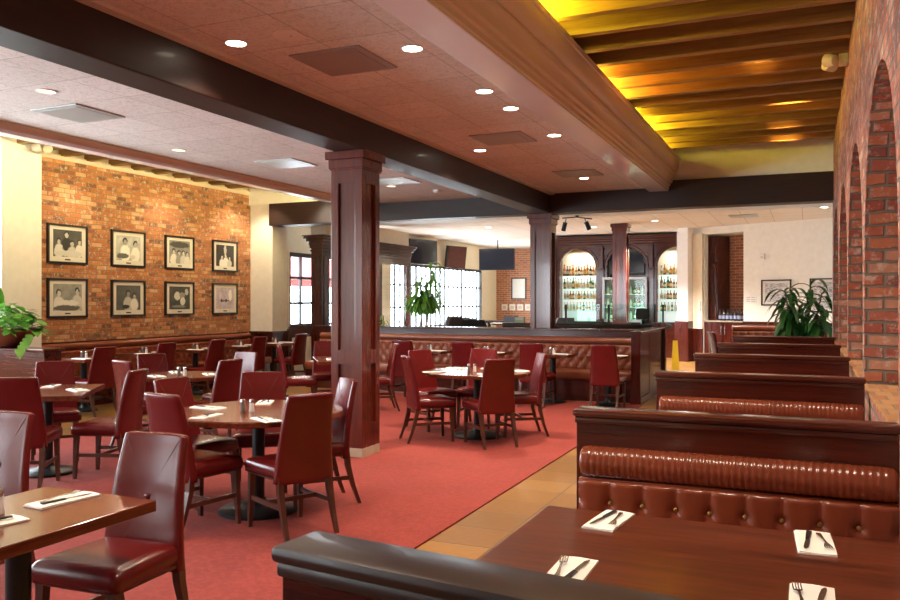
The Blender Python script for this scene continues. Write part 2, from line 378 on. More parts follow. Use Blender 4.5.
st('trim_11', B().b2(-7.74, -7.57, -3.1, 13.4, 3.29, 3.33, .006).b2(-7.70, -7.62, -3.1, 13.4, 3.3, 4.2), 'lavender')
st('trim_12', B().b2(-2.33, -2.22, -3.1, 13.4, 3.4, 4.22), 'taupe')
st('wall_above_beam', B().b2(-10.4, .35, 13.5, 13.7, 3.5, 4.3), 'offwhite')
# great beams
tag(B().b2(-4.36, -4.03, -3.1, 13.42, 3.06, 3.385, .01).done('long_beam', 'beam'), 'long dark wood beam running the length of the room over the panelled column', 'beam')
tag(B().b2(-9.84, .36, 13.4, 13.75, 3.06, 3.5, .01).done('cross_beam', 'beamx'), 'dark wood beam crossing the room at the far end below the joists', 'beam')
# joists
jy = [-2.6+.482*k for k in range(34)]
first = None; vis = 0
for k, y in enumerate(jy):
    if y > 13.3: break
    nm = 'ceiling_joist'
    o = B().b2(-2.22, .345, y-.045, y+.045, 3.90, 4.22).done(nm, 'joist')
    tag(o, 'stained pine joist over the brick-arched side aisle', 'joist', 'pine joists over the booth aisle')
for k, y in enumerate(jy):
    if y < 6.5 or y > 13.3: continue
    o = B().b2(-10.42, -7.66, y-.045, y+.045, 3.76, 4.22).done('ceiling_joist', 'joist')
    tag(o, 'short pine joist end showing above the brick wall with pictures', 'joist', 'joist ends above the picture wall')

# ------------------------------------------------------------------ columns
def column(x, y, ztop, label, wd=.36, plinth=True):
    t_ = thing('wood_column', label, 'column', (x, y, 0))
    h = wd/2
    if plinth: B().b2(-h-.0, h+.0, -h, h, 0, .10, .004).done('stone_plinth', 'stone', t_)
    z0 = .10 if plinth else 0
    b = B().b2(-h+.03, h-.03, -h+.03, h-.03, z0, ztop-.16)
    fr = [(z0, z0+.24), (.93, 1.07), (ztop-.32, ztop-.16)]
    for sx in (-1, 1):
        for sy in (-1, 1): b.b2(sx*h, sx*(h-.085), sy*h, sy*(h-.085), z0, ztop-.16, .004)
    for za, zb in fr:
        b.b2(-h+.08, h-.08, -h+.001, h-.001, za, zb); b.b2(-h+.001, h-.001, -h+.08, h-.08, za, zb)
    b.done('shaft', 'column', t_)
    B().b2(-h-.02, h+.02, -h-.02, h+.02, ztop-.17, ztop-.08, .006).b2(-h-.045, h+.045, -h-.045, h+.045, ztop-.082, ztop, .006).b2(-h-.012, h+.012, -h-.012, h+.012, ztop-.185, ztop-.165, .004).done('capital', 'column', t_)
    return t_
column(-4.21, 7.19, 3.055, 'tall panelled mahogany column standing on the red carpet between the round tables')
column(-4.21, 13.60, 3.06, 'panelled mahogany column rising behind the low banquette partition')
column(-4.2, 19.95, 3.44, 'slender mahogany column standing before the bottle shelves of the bar', .34)

# ------------------------------------------------------------------ chair
def chair_proto(label):
    t_ = thing('dining_chair', label, 'chair')
    # legs
    for sx in (-1, 1):
        B().bar((sx*.195, .205, 0), (sx*.185, .19, .40), (.026, .026), (.042, .042)).done('leg', 'leg', t_)
        B().loft([[(sx*.185+i*w_/2, y+j*w_/2, z) for i, j in ((-1, -1), (1, -1), (1, 1), (-1, 1))] for y, z, w_ in ((-.30, 0, .026), (-.245, .15, .032), (-.205, .30, .04), (-.195, .40, .042))]).done('leg', 'leg', t_)
        B().box((sx*.19, -.02, .205), (.018, .43, .03)).done('stretcher', 'leg', t_)
    B().box((0, -.02, .205), (.37, .02, .028)).done('stretcher', 'leg', t_)
    b = B(); b.box((0, .0, .395), (.41, .42, .045), .005); b.done('seat_frame', 'leg', t_)
    # seat cushion, wider at the front, crowned
    def ring(z, ins):
        out = []
        for cx, cy, a0 in ((1, 1, 0), (-1, 1, 90), (-1, -1, 180), (1, -1, 270)):
            for q in range(6):
                a = math.radians(a0+q*18); r = .035
                hx = (.232 if cy > 0 else .208)-ins; hy = (.235 if cy > 0 else .20)-ins
                out.append((cx*(hx-r)+r*math.cos(a), cy*(hy-r)+r*math.sin(a), z))
        return out
    b = B(); b.loft([ring(.385, .012), ring(.39, .002), ring(.43, 0), ring(.455, .004), ring(.472, .018), ring(.482, .05), ring(.488, .10), ring(.489, .15)])
    b.done('seat', 'leather', t_, True)
    # backrest: wrapped panel, leaning and slightly curved
    def yb(z): t = (z-.36)/.565; return -.195-.02*t-.07*t*t
    def bring(t):
        z = .36+.565*t; hw = .220-.050*t; th = .034-.008*t; y0 = yb(z); out = []
        for k in range(32):
            a = 2*PI*k/32; cx, sy = math.cos(a), math.sin(a)
            x = hw*abs(cx)**.28*(1 if cx >= 0 else -1); yy = th*abs(sy)**.5*(1 if sy >= 0 else -1)
            yy += -.022*(1-(x/hw)**2) * (1 if True else 0) + .011
            if sy > 0:
                # front face: faint pull towards the centre button
                dx = x/.22; dz = (z-.66)/.3
                yy -= .012*math.exp(-(dx*dx+dz*dz)*9)
            out.append((x, y0+yy, z))
        return out
    def shrink(r, f, dz):
        cx = sum(p[0] for p in r)/len(r); cy = sum(p[1] for p in r)/len(r)
        return [(cx+(p[0]-cx)*f, cy+(p[1]-cy)*f*f, p[2]+dz) for p in r]
    rs = [bring(i/18) for i in range(19)]
    rs = [shrink(rs[0], .93, -.008)] + rs + [shrink(rs[-1], .975, .008), shrink(rs[-1], .88, .013)]
    bk = B().loft(rs).done('backrest', 'leather', t_, True)
    def fy(x, z):
        hw = .220-.050*(z-.36)/.565; th = .034-.008*(z-.36)/.565
        return yb(z)-.022*(1-(x/hw)**2)+.011+th-.012*math.exp(-((x/.22)**2+((z-.66)/.3)**2)*9)+.0005
    b = B()
    for sx in (-1, 1):
        for z1 in (.915, .40):
            b.tube([(sx*.145*k/8, fy(sx*.145*k/8, .66+(z1-.66)*k/8), .66+(z1-.66)*k/8) for k in range(9)], .0016, 5)
    b.done('stitching', 'thread', bk)
    B().lathe([(.002, -.006), (.012, -.004), (.015, 0), (.012, .004), (.002, .006)], (0, 0, 0), 12).done('button', 'leather', bk, True, loc=(0, fy(0, .66)+.004, .66)).rotation_euler.x = PI/2
    return t_
CH = []
proto = chair_proto('x')
def chair(tx, ty, fx, fy_, label, group=None):
    """tx,ty: floor point below the middle of the back's top edge; fx,fy: facing"""
    l = math.hypot(fx, fy_); fx /= l; fy_ /= l
    loc = (tx+.285*fx, ty+.285*fy_, .012 if -7.75 < tx+.285*fx < -2.26 and ty < 12.2 else 0); rz = math.atan2(-fx, fy_)
    if not CH:
        proto.location = loc; proto.rotation_euler = (0, 0, rz); proto['label'] = label; o = proto
        if group: o['group'] = group
    else: o = dup(proto, loc, rz, label, group)
    CH.append(o); return o
G1 = 'chairs round the nearer round table'
chair(-2.75, 2.90, .06, -1, 'large oxblood leather chair in the foreground tucked under the corner table with button back')
chair(-4.03, 3.13, .12, -1, 'oxblood leather chair cut by the left edge of the photo behind the foreground table')
chair(-2.98, 4.52, -.9, .44, 'oxblood chair, back to viewer, at the right front of the nearer round table', G1)
chair(-3.90, 4.14, .16, .98, 'oxblood chair at the left front of the nearer round table seen from behind and side', G1)
chair(-3.30, 5.54, -.6, -.72, 'oxblood chair beside the big column with bright sheen on its curved back', G1)
chair(-4.31, 5.77, .58, -.8, 'oxblood chair on the far side of the nearer round table behind the shakers', G1)
chair(-4.62, 5.01, 1, -.08, 'oxblood chair left of the nearer round table partly behind the left front chair', G1)
G2 = 'chairs round the farther round table'
TB = (-3.47, 8.68)
G3 = 'chairs round the square table left'
chair(-5.45, 5.52, -.94, -.32, 'oxblood chair in profile facing left at the right side of the square table', G3)
chair(-5.80, 4.55, -.55, .8, 'oxblood chair at far left in front of the square table with dark back showing', G3)
chair(-7.0, 5.95, .72, -.6, 'oxblood chair on the far side of the square table facing the viewer', G3)
G4 = 'chairs round the small dining table by the aisle'
chair(-6.47, 6.30, .25, .95, 'rosy lit leather chair in front of the small mid-left table, back to viewer', G4)
chair(-5.52, 6.88, -1, .05, 'dark backed leather chair right of the small mid-left table', G4)
chair(-6.98, 7.25, .85, -.3, 'leather chair left of the small mid-left table with a pale edge', G4)
chair(-6.15, 7.95, -.1, -1, 'leather chair on the far side of the small mid-left table, low sheen on top', G4)
# round the farther round table
chair(-2.96, 8.05, -.72, .7, 'red leather chair nearest the viewer at the farther round table, plain back showing', G2)
chair(-4.08, 8.05, .72, .62, 'red leather chair at left front of the farther round table, seen side-on', G2)
chair(-4.43, 9.12, .85, -.5, 'bright red leather chair at left rear of the farther round table', G2)
chair(-3.78, 9.68, .1, -1, 'bright red leather chair directly behind the farther round table', G2)
chair(-2.83, 9.12, -.8, -.5, 'red leather chair at right of the farther round table with highlight along its edge', G2)
# behind the column
G5 = 'chairs round the table behind the big column'
chair(-6.75, 9.42, .8, .6, 'leather chair in profile facing right just left of the big column', G5)
chair(-6.75, 10.62, .6, -.75, 'leather chair half hidden behind the big column beyond its table', G5)
chair(-5.38, 10.32, -.8, -.6, 'red leather chair in profile facing left just right of the big column', G5)
G6 = 'chairs facing the centre banquette'
for x, n in ((-5.78, 'leftmost'), (-4.76, 'second from left'), (-3.68, 'third from left'), (-2.62, 'rightmost, tall and nearest the aisle')):
    chair(x, 11.28, 0, 1, 'dark red chair back facing the centre banquette, ' + n, G6)
G7 = 'chairs facing the picture wall banquette'
for (x, y), n in zip(((-8.76, 8.27), (-8.76, 9.44), (-8.76, 10.58), (-8.76, 11.70), (-8.76, 12.97)), ('nearest the planter', 'second from the planter', 'middle of the five', 'fourth from the planter', 'farthest, by the dark window')):
    chair(x, y, -1, .05, 'dark red chair facing the picture wall banquette, ' + n, G7)
chair(-1.80, 17.1, .85, .5, 'maroon chair side-on past the booths near the alcove')

# ------------------------------------------------------------------ tables
def pedestal(t_, r=.28, h=.71):
    B().lathe([(r, 0), (r, .015), (r*.93, .028), (r*.4, .05), (.06, .07), (.05, .10)], (0, 0, 0), 32).done('base', 'black', t_, 35)
    B().lathe([(.045, .09), (.045, h-.03), (.11, h-.028), (.11, h-.002)], (0, 0, 0), 20).done('pedestal', 'black', t_, 35)
def round_table(x, y, r, label, seatz=.755, base=.29):
    t_ = thing('round_table', label, 'table', (x, y, .012))
    h = seatz-.012
    B().lathe([(r-.012, h-.045), (r-.002, h-.04), (r, h-.03), (r, h-.008), (r-.006, h)], (0, 0, 0), 72).done('tabletop', 'tabletop', t_, 35)
    pedestal(t_, base, h-.045); return t_
def rect_table(x, y, sx, sy, rz, label, group=None, mat='tabletop', z=.012, base=.24):
    t_ = thing('rectangular_table', label, 'table', (x, y, z), rz, group)
    h = .755-z
    B().box((0, 0, h-.0225), (sx, sy, .045), .004).done('tabletop', mat, t_)
    pedestal(t_, base, h-.045); return t_
round_table(-3.72, 4.94, .62, 'nearer round mahogany table on a black pedestal with shakers and napkins')
round_table(-3.47, 8.68, .61, 'farther round mahogany table with bright reflections on a black pedestal')
rect_table(-2.72, 2.15, .62, .77, 0, 'rectangular mahogany table cut by the lower left corner of the photo')
rect_table(-6.28, 5.26, .76, 1.02, math.radians(35), 'square-cornered table set at an angle at the far left between chairs')
round_table(-6.27, 6.98, .46, 'small round table with shakers between the left chairs and the picture wall', .755, .20)
rect_table(-5.96, 9.81, .75, 1.08, math.radians(37), 'angled rectangular table half hidden behind the big column')
YL = [8.5, 9.65, 10.8, 11.95, 13.0]; XC = [-5.63, -4.64, -3.57, -2.72]
for y, n in zip(YL, ('nearest the planter', 'second from the planter', 'in the middle', 'fourth from the planter', 'in the dark corner')):
    rect_table(-9.42, y, .72, .62, 0, 'small table along the picture wall banquette, ' + n, 'tables along the picture wall', z=0, base=.18)
for x, n in zip(XC, ('leftmost', 'second from left', 'third from left', 'rightmost beside the corner post')):
    rect_table(x, 12.03, .62 if x < -3 else .5, .64, 0, 'small table along the centre banquette, ' + n, 'tables along the centre banquette', base=.19)
bt = rect_table(-.305, 2.65, 1.27, .88, 0, 'big glossy mahogany booth table in the right foreground', None, 'booth_top', 0)
for y, n in ((4.66, 'second'), (6.73, 'third'), (8.8, 'fourth'), (10.87, 'fifth')):
    rect_table(-.305, y, 1.2, .70, 0, 'booth table hidden low between booth backs, %s from the viewer' % n, 'booth tables farther back', 'booth_top', 0)

# ------------------------------------------------------------------ booths and banquettes
def tuft_h(x, z, a, bz, ztop, amp):
    h = tuft_r(x, z, a, bz, ztop)
    j = round((z-ztop)/bz); j = min(0, j); off = (j % 2)*.5
    dx = (x/a-off-round(x/a-off))*a; dz = z-ztop-j*bz; pit = math.exp(-(dx*dx+dz*dz)/.00032)
    return amp*(.55+.45*(1-(1-h)**2.2))*(1-.7*pit)
def tuft_r(x, z, a, bz, ztop):
    """depth of a buttoned panel: creases on the diagonals, straight pleats above the top row"""
    if z > ztop:
        return abs(math.sin(PI*x/a))
    p = x/a+(z-ztop)/(2*bz); q = x/a-(z-ztop)/(2*bz)
    return (abs(math.sin(PI*p))*abs(math.sin(PI*q)))**.7
def tufted(width, z0, z1, a=.137, bz=.13, ztop=.69, amp=.032, nu=12, nv=40):
    N = int(round(width/a)); a = width/N
    def f(u, v):
        x = -width/2+u*width; z = z0+(z1-z0)*v
        h = tuft_h(x+width/2, z, a, bz, ztop, amp)
        e = min(v, 1-v); h *= min(1, math.sqrt(max(0, 1-(1-min(1, e/.07))**2))+.05)
        return (x, -h-.02, z)
    b = B(); b.grid(f, N*nu, nv); b.b2(-width/2, width/2, -.03, .02, z0, z1); return b, a, N
def rolled(width, zc, r, pitch=.026, seg=10):
    N = int(width/pitch); nu = N*4; rings = []
    for i in range(nu+1):
        u = i/nu; x = -width/2+u*width; k = abs(math.sin(PI*u*N))**.45
        e = min(u, 1-u)*width; ec = math.sqrt(max(0, 1-(1-min(1, e/.03))**2))*.35+.65
        rr = r*(.955+.045*k)*ec
        rings.append([(x, -rr*math.sin(t_)*.95, zc+rr*math.cos(t_)) for t_ in (PI*j/seg for j in range(seg+1))]+[(x, .03, zc-rr*.9), (x, .03, zc+rr*.9)])
    return B().loft(rings)
def seat_bm(width, y0, y1, z0=.33, z1=.47):
    n = 10
    pts = [(y0, z0), (y1-.0, z0), (y1, z0+.01)]
    b = B(); b.box((0, (y0+y1)/2, (z0+z1)/2), (width, abs(y1-y0), z1-z0), .035, 0, 4); return b
BW = 1.26
def booth(y, label, front=True, rear=True, buttons=False, cap='mahogx', x=-.31, rz=0):
    t_ = thing('booth_bench', label, 'booth', (x, y, 0), rz, 'row of booth benches along the arched brick wall')
    B().b2(-BW/2, BW/2, .03, .13, 0, 1.045, .004).done('wood_panel', 'mahogx', t_)
    b = B(); b.b2(-BW/2-.015, BW/2+.01, .008, .150, 1.048, 1.083, .014); b.b2(-BW/2-.006, BW/2, .018, .14, 1.02, 1.05, .008)
    b.done('cap_rail', cap, t_, 40)
    if front:
        W_ = BW-.03
        tb, a, N = tufted(W_, .46, .79); to = tb.done('tufted_back', 'booth_leather', t_, True); to.location = (.01, .01, 0)
        if buttons:
            bo = None
            for k in range(1, N):
                m_ = B().lathe([(.001, -.006), (.010, -.004), (.012, 0), (.008, .005), (.001, .006)], (0, 0, 0), 10).done('button', 'brass', to, True)
                m_.location = (-W_/2+k*a, -.030, .69); m_.rotation_euler.x = PI/2
        ro = rolled(W_, .858, .069).done('headrest_roll', 'booth_leather', t_, 60); ro.location = (.01, .02, 0)
        seat_bm(W_, -.56, -.06).done('seat_cushion', 'booth_leather', t_, True).location.x = .01
        B().b2(-W_/2, W_/2, -.52, .03, 0, .335).done('seat_base', 'mahogx', t_).location.x = .01
    if rear:
        W_ = BW-.06
        seat_bm(W_, .16, .62).done('seat_cushion', 'booth_leather', t_, True).location.x = .01
        B().b2(-W_/2, W_/2, .13, .56, 0, .335).done('seat_base', 'mahogx', t_).location.x = .01
        tb, a, N = tufted(W_, .46, .99, nu=5, nv=14); to = tb.done('tufted_back', 'booth_leather', t_, True); to.location = (.01, .15, 0); to.rotation_euler.z = PI
    return t_
booth(1.225, 'nearest booth back with worn dark wood cap rail crossing the bottom of the photo', False, True, False, 'cap_worn', -.325, math.radians(-7))
booth(3.50, 'booth bench behind the big foreground table with tufted leather and pleated roll', buttons=True)
booth(5.57, 'second visible booth bench with a wide pleated leather roll below its cap')
booth(7.64, 'third visible booth bench showing only a thin strip of lit pleated roll')
booth(9.71, 'fourth visible booth bench, plain dark wood back')
booth(11.78, 'farthest booth bench in the row, just before the big leafy plant')

def banquette(width, label, loc, rz, mat, zr=.90, group=None, tz=.45, ztop=.70):
    t_ = thing('banquette', label, 'banquette', loc, rz, group)
    B().b2(-width/2, width/2, .04, .10, 0, zr+.06).done('back_panel', 'mahogx', t_)
    b, a, N = tufted(width, tz, zr-.07, .15, .10, zr-.13, .045, 6, 22); b.done('tufted_back', mat, t_, True)
    rolled(width, zr-.01, .055, .05, 8).done('headrest_roll', mat, t_, 60)
    seat_bm(width, -.56, -.05, .33, .47).done('seat_cushion', mat, t_, True)
    B().b2(-width/2, width/2, -.50, .04, 0, .335).done('seat_base', 'mahogx', t_)
    return t_
banquette(5.9, 'long tufted tan leather banquette against the wood partition before the bar', (-5.40, 12.98, 0), 0, 'ban_leather', .93)
banquette(4.9, 'long tufted red leather banquette below the framed pictures', (-10.26, 10.88, 0), PI/2, 'booth_leather', .88)
banquette(1.5, 'short banquette with orange-brown roll beyond the last booth', (-.72, 18.15, 0), .15, 'ban_leather', 1.0)
# partition before the bar
t_ = thing('partition_wall', 'low glossy mahogany partition with stone-like cap behind the centre banquette', 'partition', (0, 0, 0))
B().b2(-8.45, -2.40, 13.10, 13.24, 0, 1.07).b2(-2.46, -2.32, 13.2, 14.55, 0, 1.07).done('wood_panel', 'mahogx', t_)
B().b2(-8.5, -2.28, 13.03, 13.30, 1.07, 1.105, .01).b2(-2.5, -2.28, 13.25, 14.6, 1.07, 1.105, .01).done('cap_rail', 'mahogx', t_)
B().b2(-2.44, -2.30, 12.32, 13.05, .1, 1.07, .004).b2(-2.45, -2.29, 12.3, 13.06, 0, .11).b2(-2.46, -2.28, 12.28, 13.06, 1.06, 1.10, .008).done('end_panel', 'mahog', t_)
B().b2(-2.5, -2.28, 14.5, 14.66, 0, 1.18, .006).done('end_post', 'mahog', t_)
# divider at the left with the planter
t_ = thing('divider_wall', 'dark wood divider under the fern bowl at the left edge', 'divider')
B().b2(-10.4, -8.15, 6.78, 7.02, 0, .965).done('wood_panel', 'mahogx', t_)
B().b2(-10.4, -8.12, 6.74, 7.06, .965, 1.0, .01).done('cap_rail', 'mahogx', t_)

# ------------------------------------------------------------------ table settings
def make_napkin(label):
    b = B(); sx, sy = .115, .27
    def f(z0, amp, ph):
        def g(u, v): return ((u-.5)*sx*(1-.05*v), (v-.5)*sy, z0+amp*math.sin(u*5+v*3+ph)**2)
        return g
    for k, (z0, s_) in enumerate(((.0, 1), (.0035, .96))):
        rs = []
        for j in range(9):
            v_ = j/8
            top = [((u-.5)*sx*s_+.002*k, (v_-.5)*sy*(1-.02*k), z0+.0042+.0015*math.sin(u*6+v_*4+k)) for u in (0, .25, .5, .75, 1)]
            bot = [((u-.5)*sx*s_+.002*k, (v_-.5)*sy*(1-.02*k), z0+.0002) for u in (1, .75, .5, .25, 0)]
            rs.append(top+bot)
        b.loft(rs)
    return tag(b.done('napkin', 'linen', None, 50), label, 'napkin')
def make_fork(label):
    b = B()
    def sec(y, w_, z, th=.0022): return [(-w_, y, z), (w_, y, z), (w_, y, z+th), (-w_, y, z+th)]
    b.loft([sec(-.095, .006, .002), (sec(-.085, .009, .002)), sec(-.05, .006, .003), sec(.0, .0032, .006), sec(.035, .0035, .007), sec(.05, .010, .004), sec(.062, .0125, .002)])
    for k in range(4):
        x = -.0106+k*.0071
        b.loft([[(x+dx, y, z+dz) for dx, dz in ((-.0017, 0), (.0017, 0), (.0017, .002), (-.0017, .002))] for y, z in ((.061, .002), (.08, .003), (.098, .008))])
    return tag(b.done('fork', 'steel', None, 50), label, 'fork')
def make_knife(label):
    o = thing('table_knife', label, 'knife')
    B().loft([[(-w_, y, .001), (w_*.6, y, .001), (w_*.6, y, .003), (-w_, y, .003)] for y, w_ in ((-.01, .006), (.0, .009), (.05, .010), (.09, .009), (.108, .003))]).done('blade', 'steel', o, 50)
    B().loft([[(-w_, y, .0), (w_, y, .0), (w_, y, .006), (-w_, y, .006)] for y, w_ in ((-.105, .008), (-.09, .009), (-.03, .007), (-.008, .006))]).done('handle', 'blackplastic', o, 50)
    return o
def make_shaker(label, kind):
    o = thing(kind+'_shaker', label, 'shaker')
    B().lathe([(.019, 0), (.021, .004), (.018, .03), (.0165, .06), (.017, .068)], (0, 0, 0), 16).done('jar', 'salt' if kind == 'salt' else 'pepper', o, 40)
    B().lathe([(.018, .067), (.0185, .07), (.0185, .084), (.015, .092), (.004, .095)], (0, 0, 0), 16).done('cap', 'steel', o, 40)
    return o
PR = {}
def place(kind, x, y, z, rz, label, group):
    if kind not in PR:
        o = {'napkin': make_napkin, 'fork': make_fork, 'knife': make_knife, 'salt': lambda l: make_shaker(l, 'salt'), 'pepper': lambda l: make_shaker(l, 'pepper')}[kind](label)
        PR[kind] = o; o.location = (x, y, z); o.rotation_euler.z = rz; o['group'] = group; return o
    return dup(PR[kind], (x, y, z), rz, label, group)
ZT = .7555
def setting(x, y, rz, where, full=True, flip=False):
    """one napkin with fork and knife on it; rz turns its long side"""
    z = ZT
    place('napkin', x, y, z, rz, 'white folded napkin ' + where, 'napkins on the tables')
    if full:
        c_, s_ = math.cos(rz), math.sin(rz); k = PI if flip else 0; sg = -1 if flip else 1
        place('fork', x+.028*c_*sg, y+.028*s_*sg, z+.0095, rz+PI*(1 if not flip else 0)+.12, 'steel fork on the napkin ' + where, 'forks on the tables')
        place('knife', x-.022*c_*sg, y-.022*s_*sg, z+.0095, rz+PI*(1 if not flip else 0)-.12, 'knife on the napkin ' + where, 'knives on the tables')
setting(-.665, 2.955, -.10, 'at the far left of the big booth table')
setting(.02, 2.955, .06, 'at the far right of the big booth table')
setting(-.645, 2.345, .02, 'at the near left of the big booth table', True, True)
setting(.01, 2.37, 0, 'at the near right of the big booth table', True, True)
setting(-2.745, 2.375, -.08, 'at the far end of the corner table', True, True)
setting(-2.69, 1.99, -.15, 'beside the shaker on the corner table')
place('salt', -2.80, 2.13, ZT, 0, 'salt shaker with steel cap at the left edge of the photo', 'shakers')
def shakers(x, y, where, d=(.03, .012)):
    place('pepper', x-d[0], y-d[1], ZT, 0, 'grey pepper shaker ' + where, 'shakers')
    place('salt', x+d[0], y+d[1], ZT, 0, 'white salt shaker ' + where, 'shakers')
shakers(-3.72, 4.81, 'in the middle of the nearer round table')
for x, y, a, n in ((-3.35, 4.53, 1.05, 'right front'), (-3.83, 4.50, .2, 'left front'), (-4.13, 4.87, 1.5, 'left'), (-3.93, 5.30, .5, 'rear')):
    setting(x, y, a, 'at the %s of the nearer round table' % n)
shakers(-3.49, 8.55, 'in the middle of the farther round table')
for x, y, a, n in ((-3.86, 8.35, -.9, 'left front'), (-3.86, 8.95, .9, 'left rear'), (-3.22, 8.28, .7, 'right front'), (-3.05, 8.85, 1.3, 'right'), (-3.5, 9.12, 0, 'rear')):
    setting(x, y, a, 'at the %s of the farther round table' % n)
for x, y, a, n in ((-6.02, 5.36, 1.2, 'right'), (-6.52, 5.5, .6, 'far side'), (-6.3, 4.98, .6, 'near side')):
    setting(x, y, a, 'at the %s of the square table at left' % n)
shakers(-6.17, 6.86, 'on the small mid-left table')
for x, y, a, n in ((-6.35, 6.68, 1.1, 'near side'), (-6.0, 7.1, .9, 'right side'), (-6.52, 7.15, .9, 'left side')):
    setting(x, y, a, 'at the %s of the small mid-left table' % n)
setting(-6.05, 9.65, .6, 'on the table behind the big column')
for y, n in zip(YL, ('nearest the planter', 'second from the planter', 'in the middle', 'fourth from the planter', 'in the dark corner')):
    shakers(-9.42, y, 'on the wall banquette table %s' % n, (.02, .02))
    setting(-9.25, y-.2, 1.57, 'near side of the wall banquette table ' + n, False); setting(-9.3, y+.21, 1.57, 'far side of the wall banquette table ' + n, False)
for x, n in zip(XC, ('leftmost', 'second from left', 'third from left', 'rightmost')):
    shakers(x, 11.98, 'on the %s centre banquette table' % n, (.028, 0))
    setting(x+.17, 11.95, 1.2, 'on the %s centre banquette table' % n, False)

# ------------------------------------------------------------------ framed photographs on the brick wall
def photo_mat(name, bg, shapes, seed):
    m = M(name); v = m.coord(); mp = m.new('ShaderNodeMapping'); mp.inputs[1].default_value = (seed*3.1, seed*1.7, 0); m.L(v, mp.inputs[0])
    n = m.noise(mp.outputs[0], 9, 5, .6); col = m.mix(n, tuple(x*.25 for x in bg), tuple(min(1, x*1.9) for x in bg))
    sp = m.new('ShaderNodeSeparateXYZ'); m.L(v, sp.inputs[0])
    wy = m.math('MULTIPLY', m.math('SUBTRACT', m.noise(v, 22, 3), .5), .05)
    for cx, cy, rx, ry, g in shapes:
        a = m.math('DIVIDE', m.math('ADD', m.math('SUBTRACT', sp.outputs[1], cx), wy), rx); b = m.math('DIVIDE', m.math('ADD', m.math('SUBTRACT', sp.outputs[2], cy), wy), ry)
        d = m.math('ADD', m.math('MULTIPLY', a, a), m.math('MULTIPLY', b, b))
        mr = m.new('ShaderNodeMapRange'); m.L(d, mr.inputs[0]); mr.inputs[1].default_value = 1.25; mr.inputs[2].default_value = .8
        col = m.mix(mr.outputs[0], col, (g, g*.97, g*.93))
    m.set(Base_Color=col, Roughness=.5, Coat_Weight=.25, Coat_Roughness=.03); return m.m
def person(x, z, s_, head=.5, body=.7, hair=.02):
    return [(x, z-.11*s_, .065*s_, .10*s_, body), (x, z+.035*s_, .033*s_, .04*s_, hair), (x+.004, z+.02*s_, .024*s_, .032*s_, head)]
PH = [  # local y, local z in metres from the picture's centre; y runs right as seen
 ('seated diners and a man standing', (.06, .06, .06), person(-.02, .09, 1.1, .5, .02)+person(-.13, .0, 1, .5, .65)+person(.06, -.03, 1.1, .45, .55)+person(.17, -.0, .9, .5, .7)+[(.02, -.14, .2, .04, .6)]),
 ('people in white coats working at a counter', (.4, .4, .4), person(-.06, .06, 1.3, .3, .85)+person(.12, .03, 1.2, .4, .8)+[(-.1, -.12, .1, .04, .1), (.07, -.13, .05, .03, .6)]),
 ('guests gathered below a dark wall', (.22, .22, .22), person(-.12, -.02, 1.1, .5, .75)+person(-.02, -.04, 1, .5, .3)+person(.07, -.04, 1, .6, .6)+person(.15, -.05, .9, .5, .7)+[(.0, .12, .2, .05, .05)]),
 ('small white-clad figures under slanting lines', (.035, .03, .03), person(-.08, -.05, .9, .6, .8)+person(.01, -.02, 1, .6, .8)+person(.1, -.06, .8, .6, .6)+[(.0, .1, .03, .09, .5)]),
 ('two people facing across a lunch table', (.25, .26, .24), person(-.13, .03, 1.2, .6, .7)+person(.14, .05, 1.2, .5, .6, .02)+[(.0, -.08, .16, .04, .75), (-.02, -.15, .2, .04, .1)]),
 ('figures seated in a dim room', (.08, .085, .085), person(-.01, .03, 1.2, .25, .5)+person(.1, .0, 1, .4, .75)+[(-.05, -.14, .06, .03, .02)]),
 ('two faces close together at an angle', (.05, .055, .05), [(-.05, .03, .06, .07, .65), (.06, -.05, .05, .07, .7), (.05, .05, .06, .04, .3), (-.02, -.14, .14, .02, .25), (.14, .1, .04, .05, .5)]),
 ('bright faded terrace scene with small figures', (.5, .42, .5), [(-.02, -.05, .12, .012, .08), (-.09, -.04, .02, .03, .05), (.02, -.04, .02, .03, .05), (.12, .05, .04, .1, .85)]),
]
k = 0
for r_, zc in enumerate((2.43, 1.605)):
    for c_, yc in enumerate((9.06, 10.28, 11.49, 12.74)):
        nm, bg, sh = PH[r_*4+c_]
        t_ = thing('framed_photograph', 'black framed photograph, %s row, of %s' % ('upper' if r_ == 0 else 'lower', nm), 'picture', (-10.4, yc, zc), 0, 'framed photographs on the brick wall')
        hw, hh = .37, .30
        B().b2(0, .035, -hw, hw, hh-.03, hh).b2(0, .035, -hw, hw, -hh, -hh+.03).b2(0, .035, -hw, -hw+.032, -hh+.03, hh-.03).b2(0, .035, hw-.032, hw, -hh+.03, hh-.03).done('frame', 'blackplastic', t_)
        B().b2(.001, .016, -hw+.03, hw-.03, -hh+.03, hh-.03).done('mat_board', 'matboard', t_)
        B().b2(.0162, .0185, -.262, .262, -.195, .215).done('print', photo_mat('photo_%d' % k, bg, [(a*1.25, b*1.1+.01, c*1.25, d*1.1, g) for a, b, c, d, g in sh], k), t_)
        B().b2(.016, .020, -.05, .05, -.247, -.228).done('nameplate', 'blackplastic', t_)
        k += 1

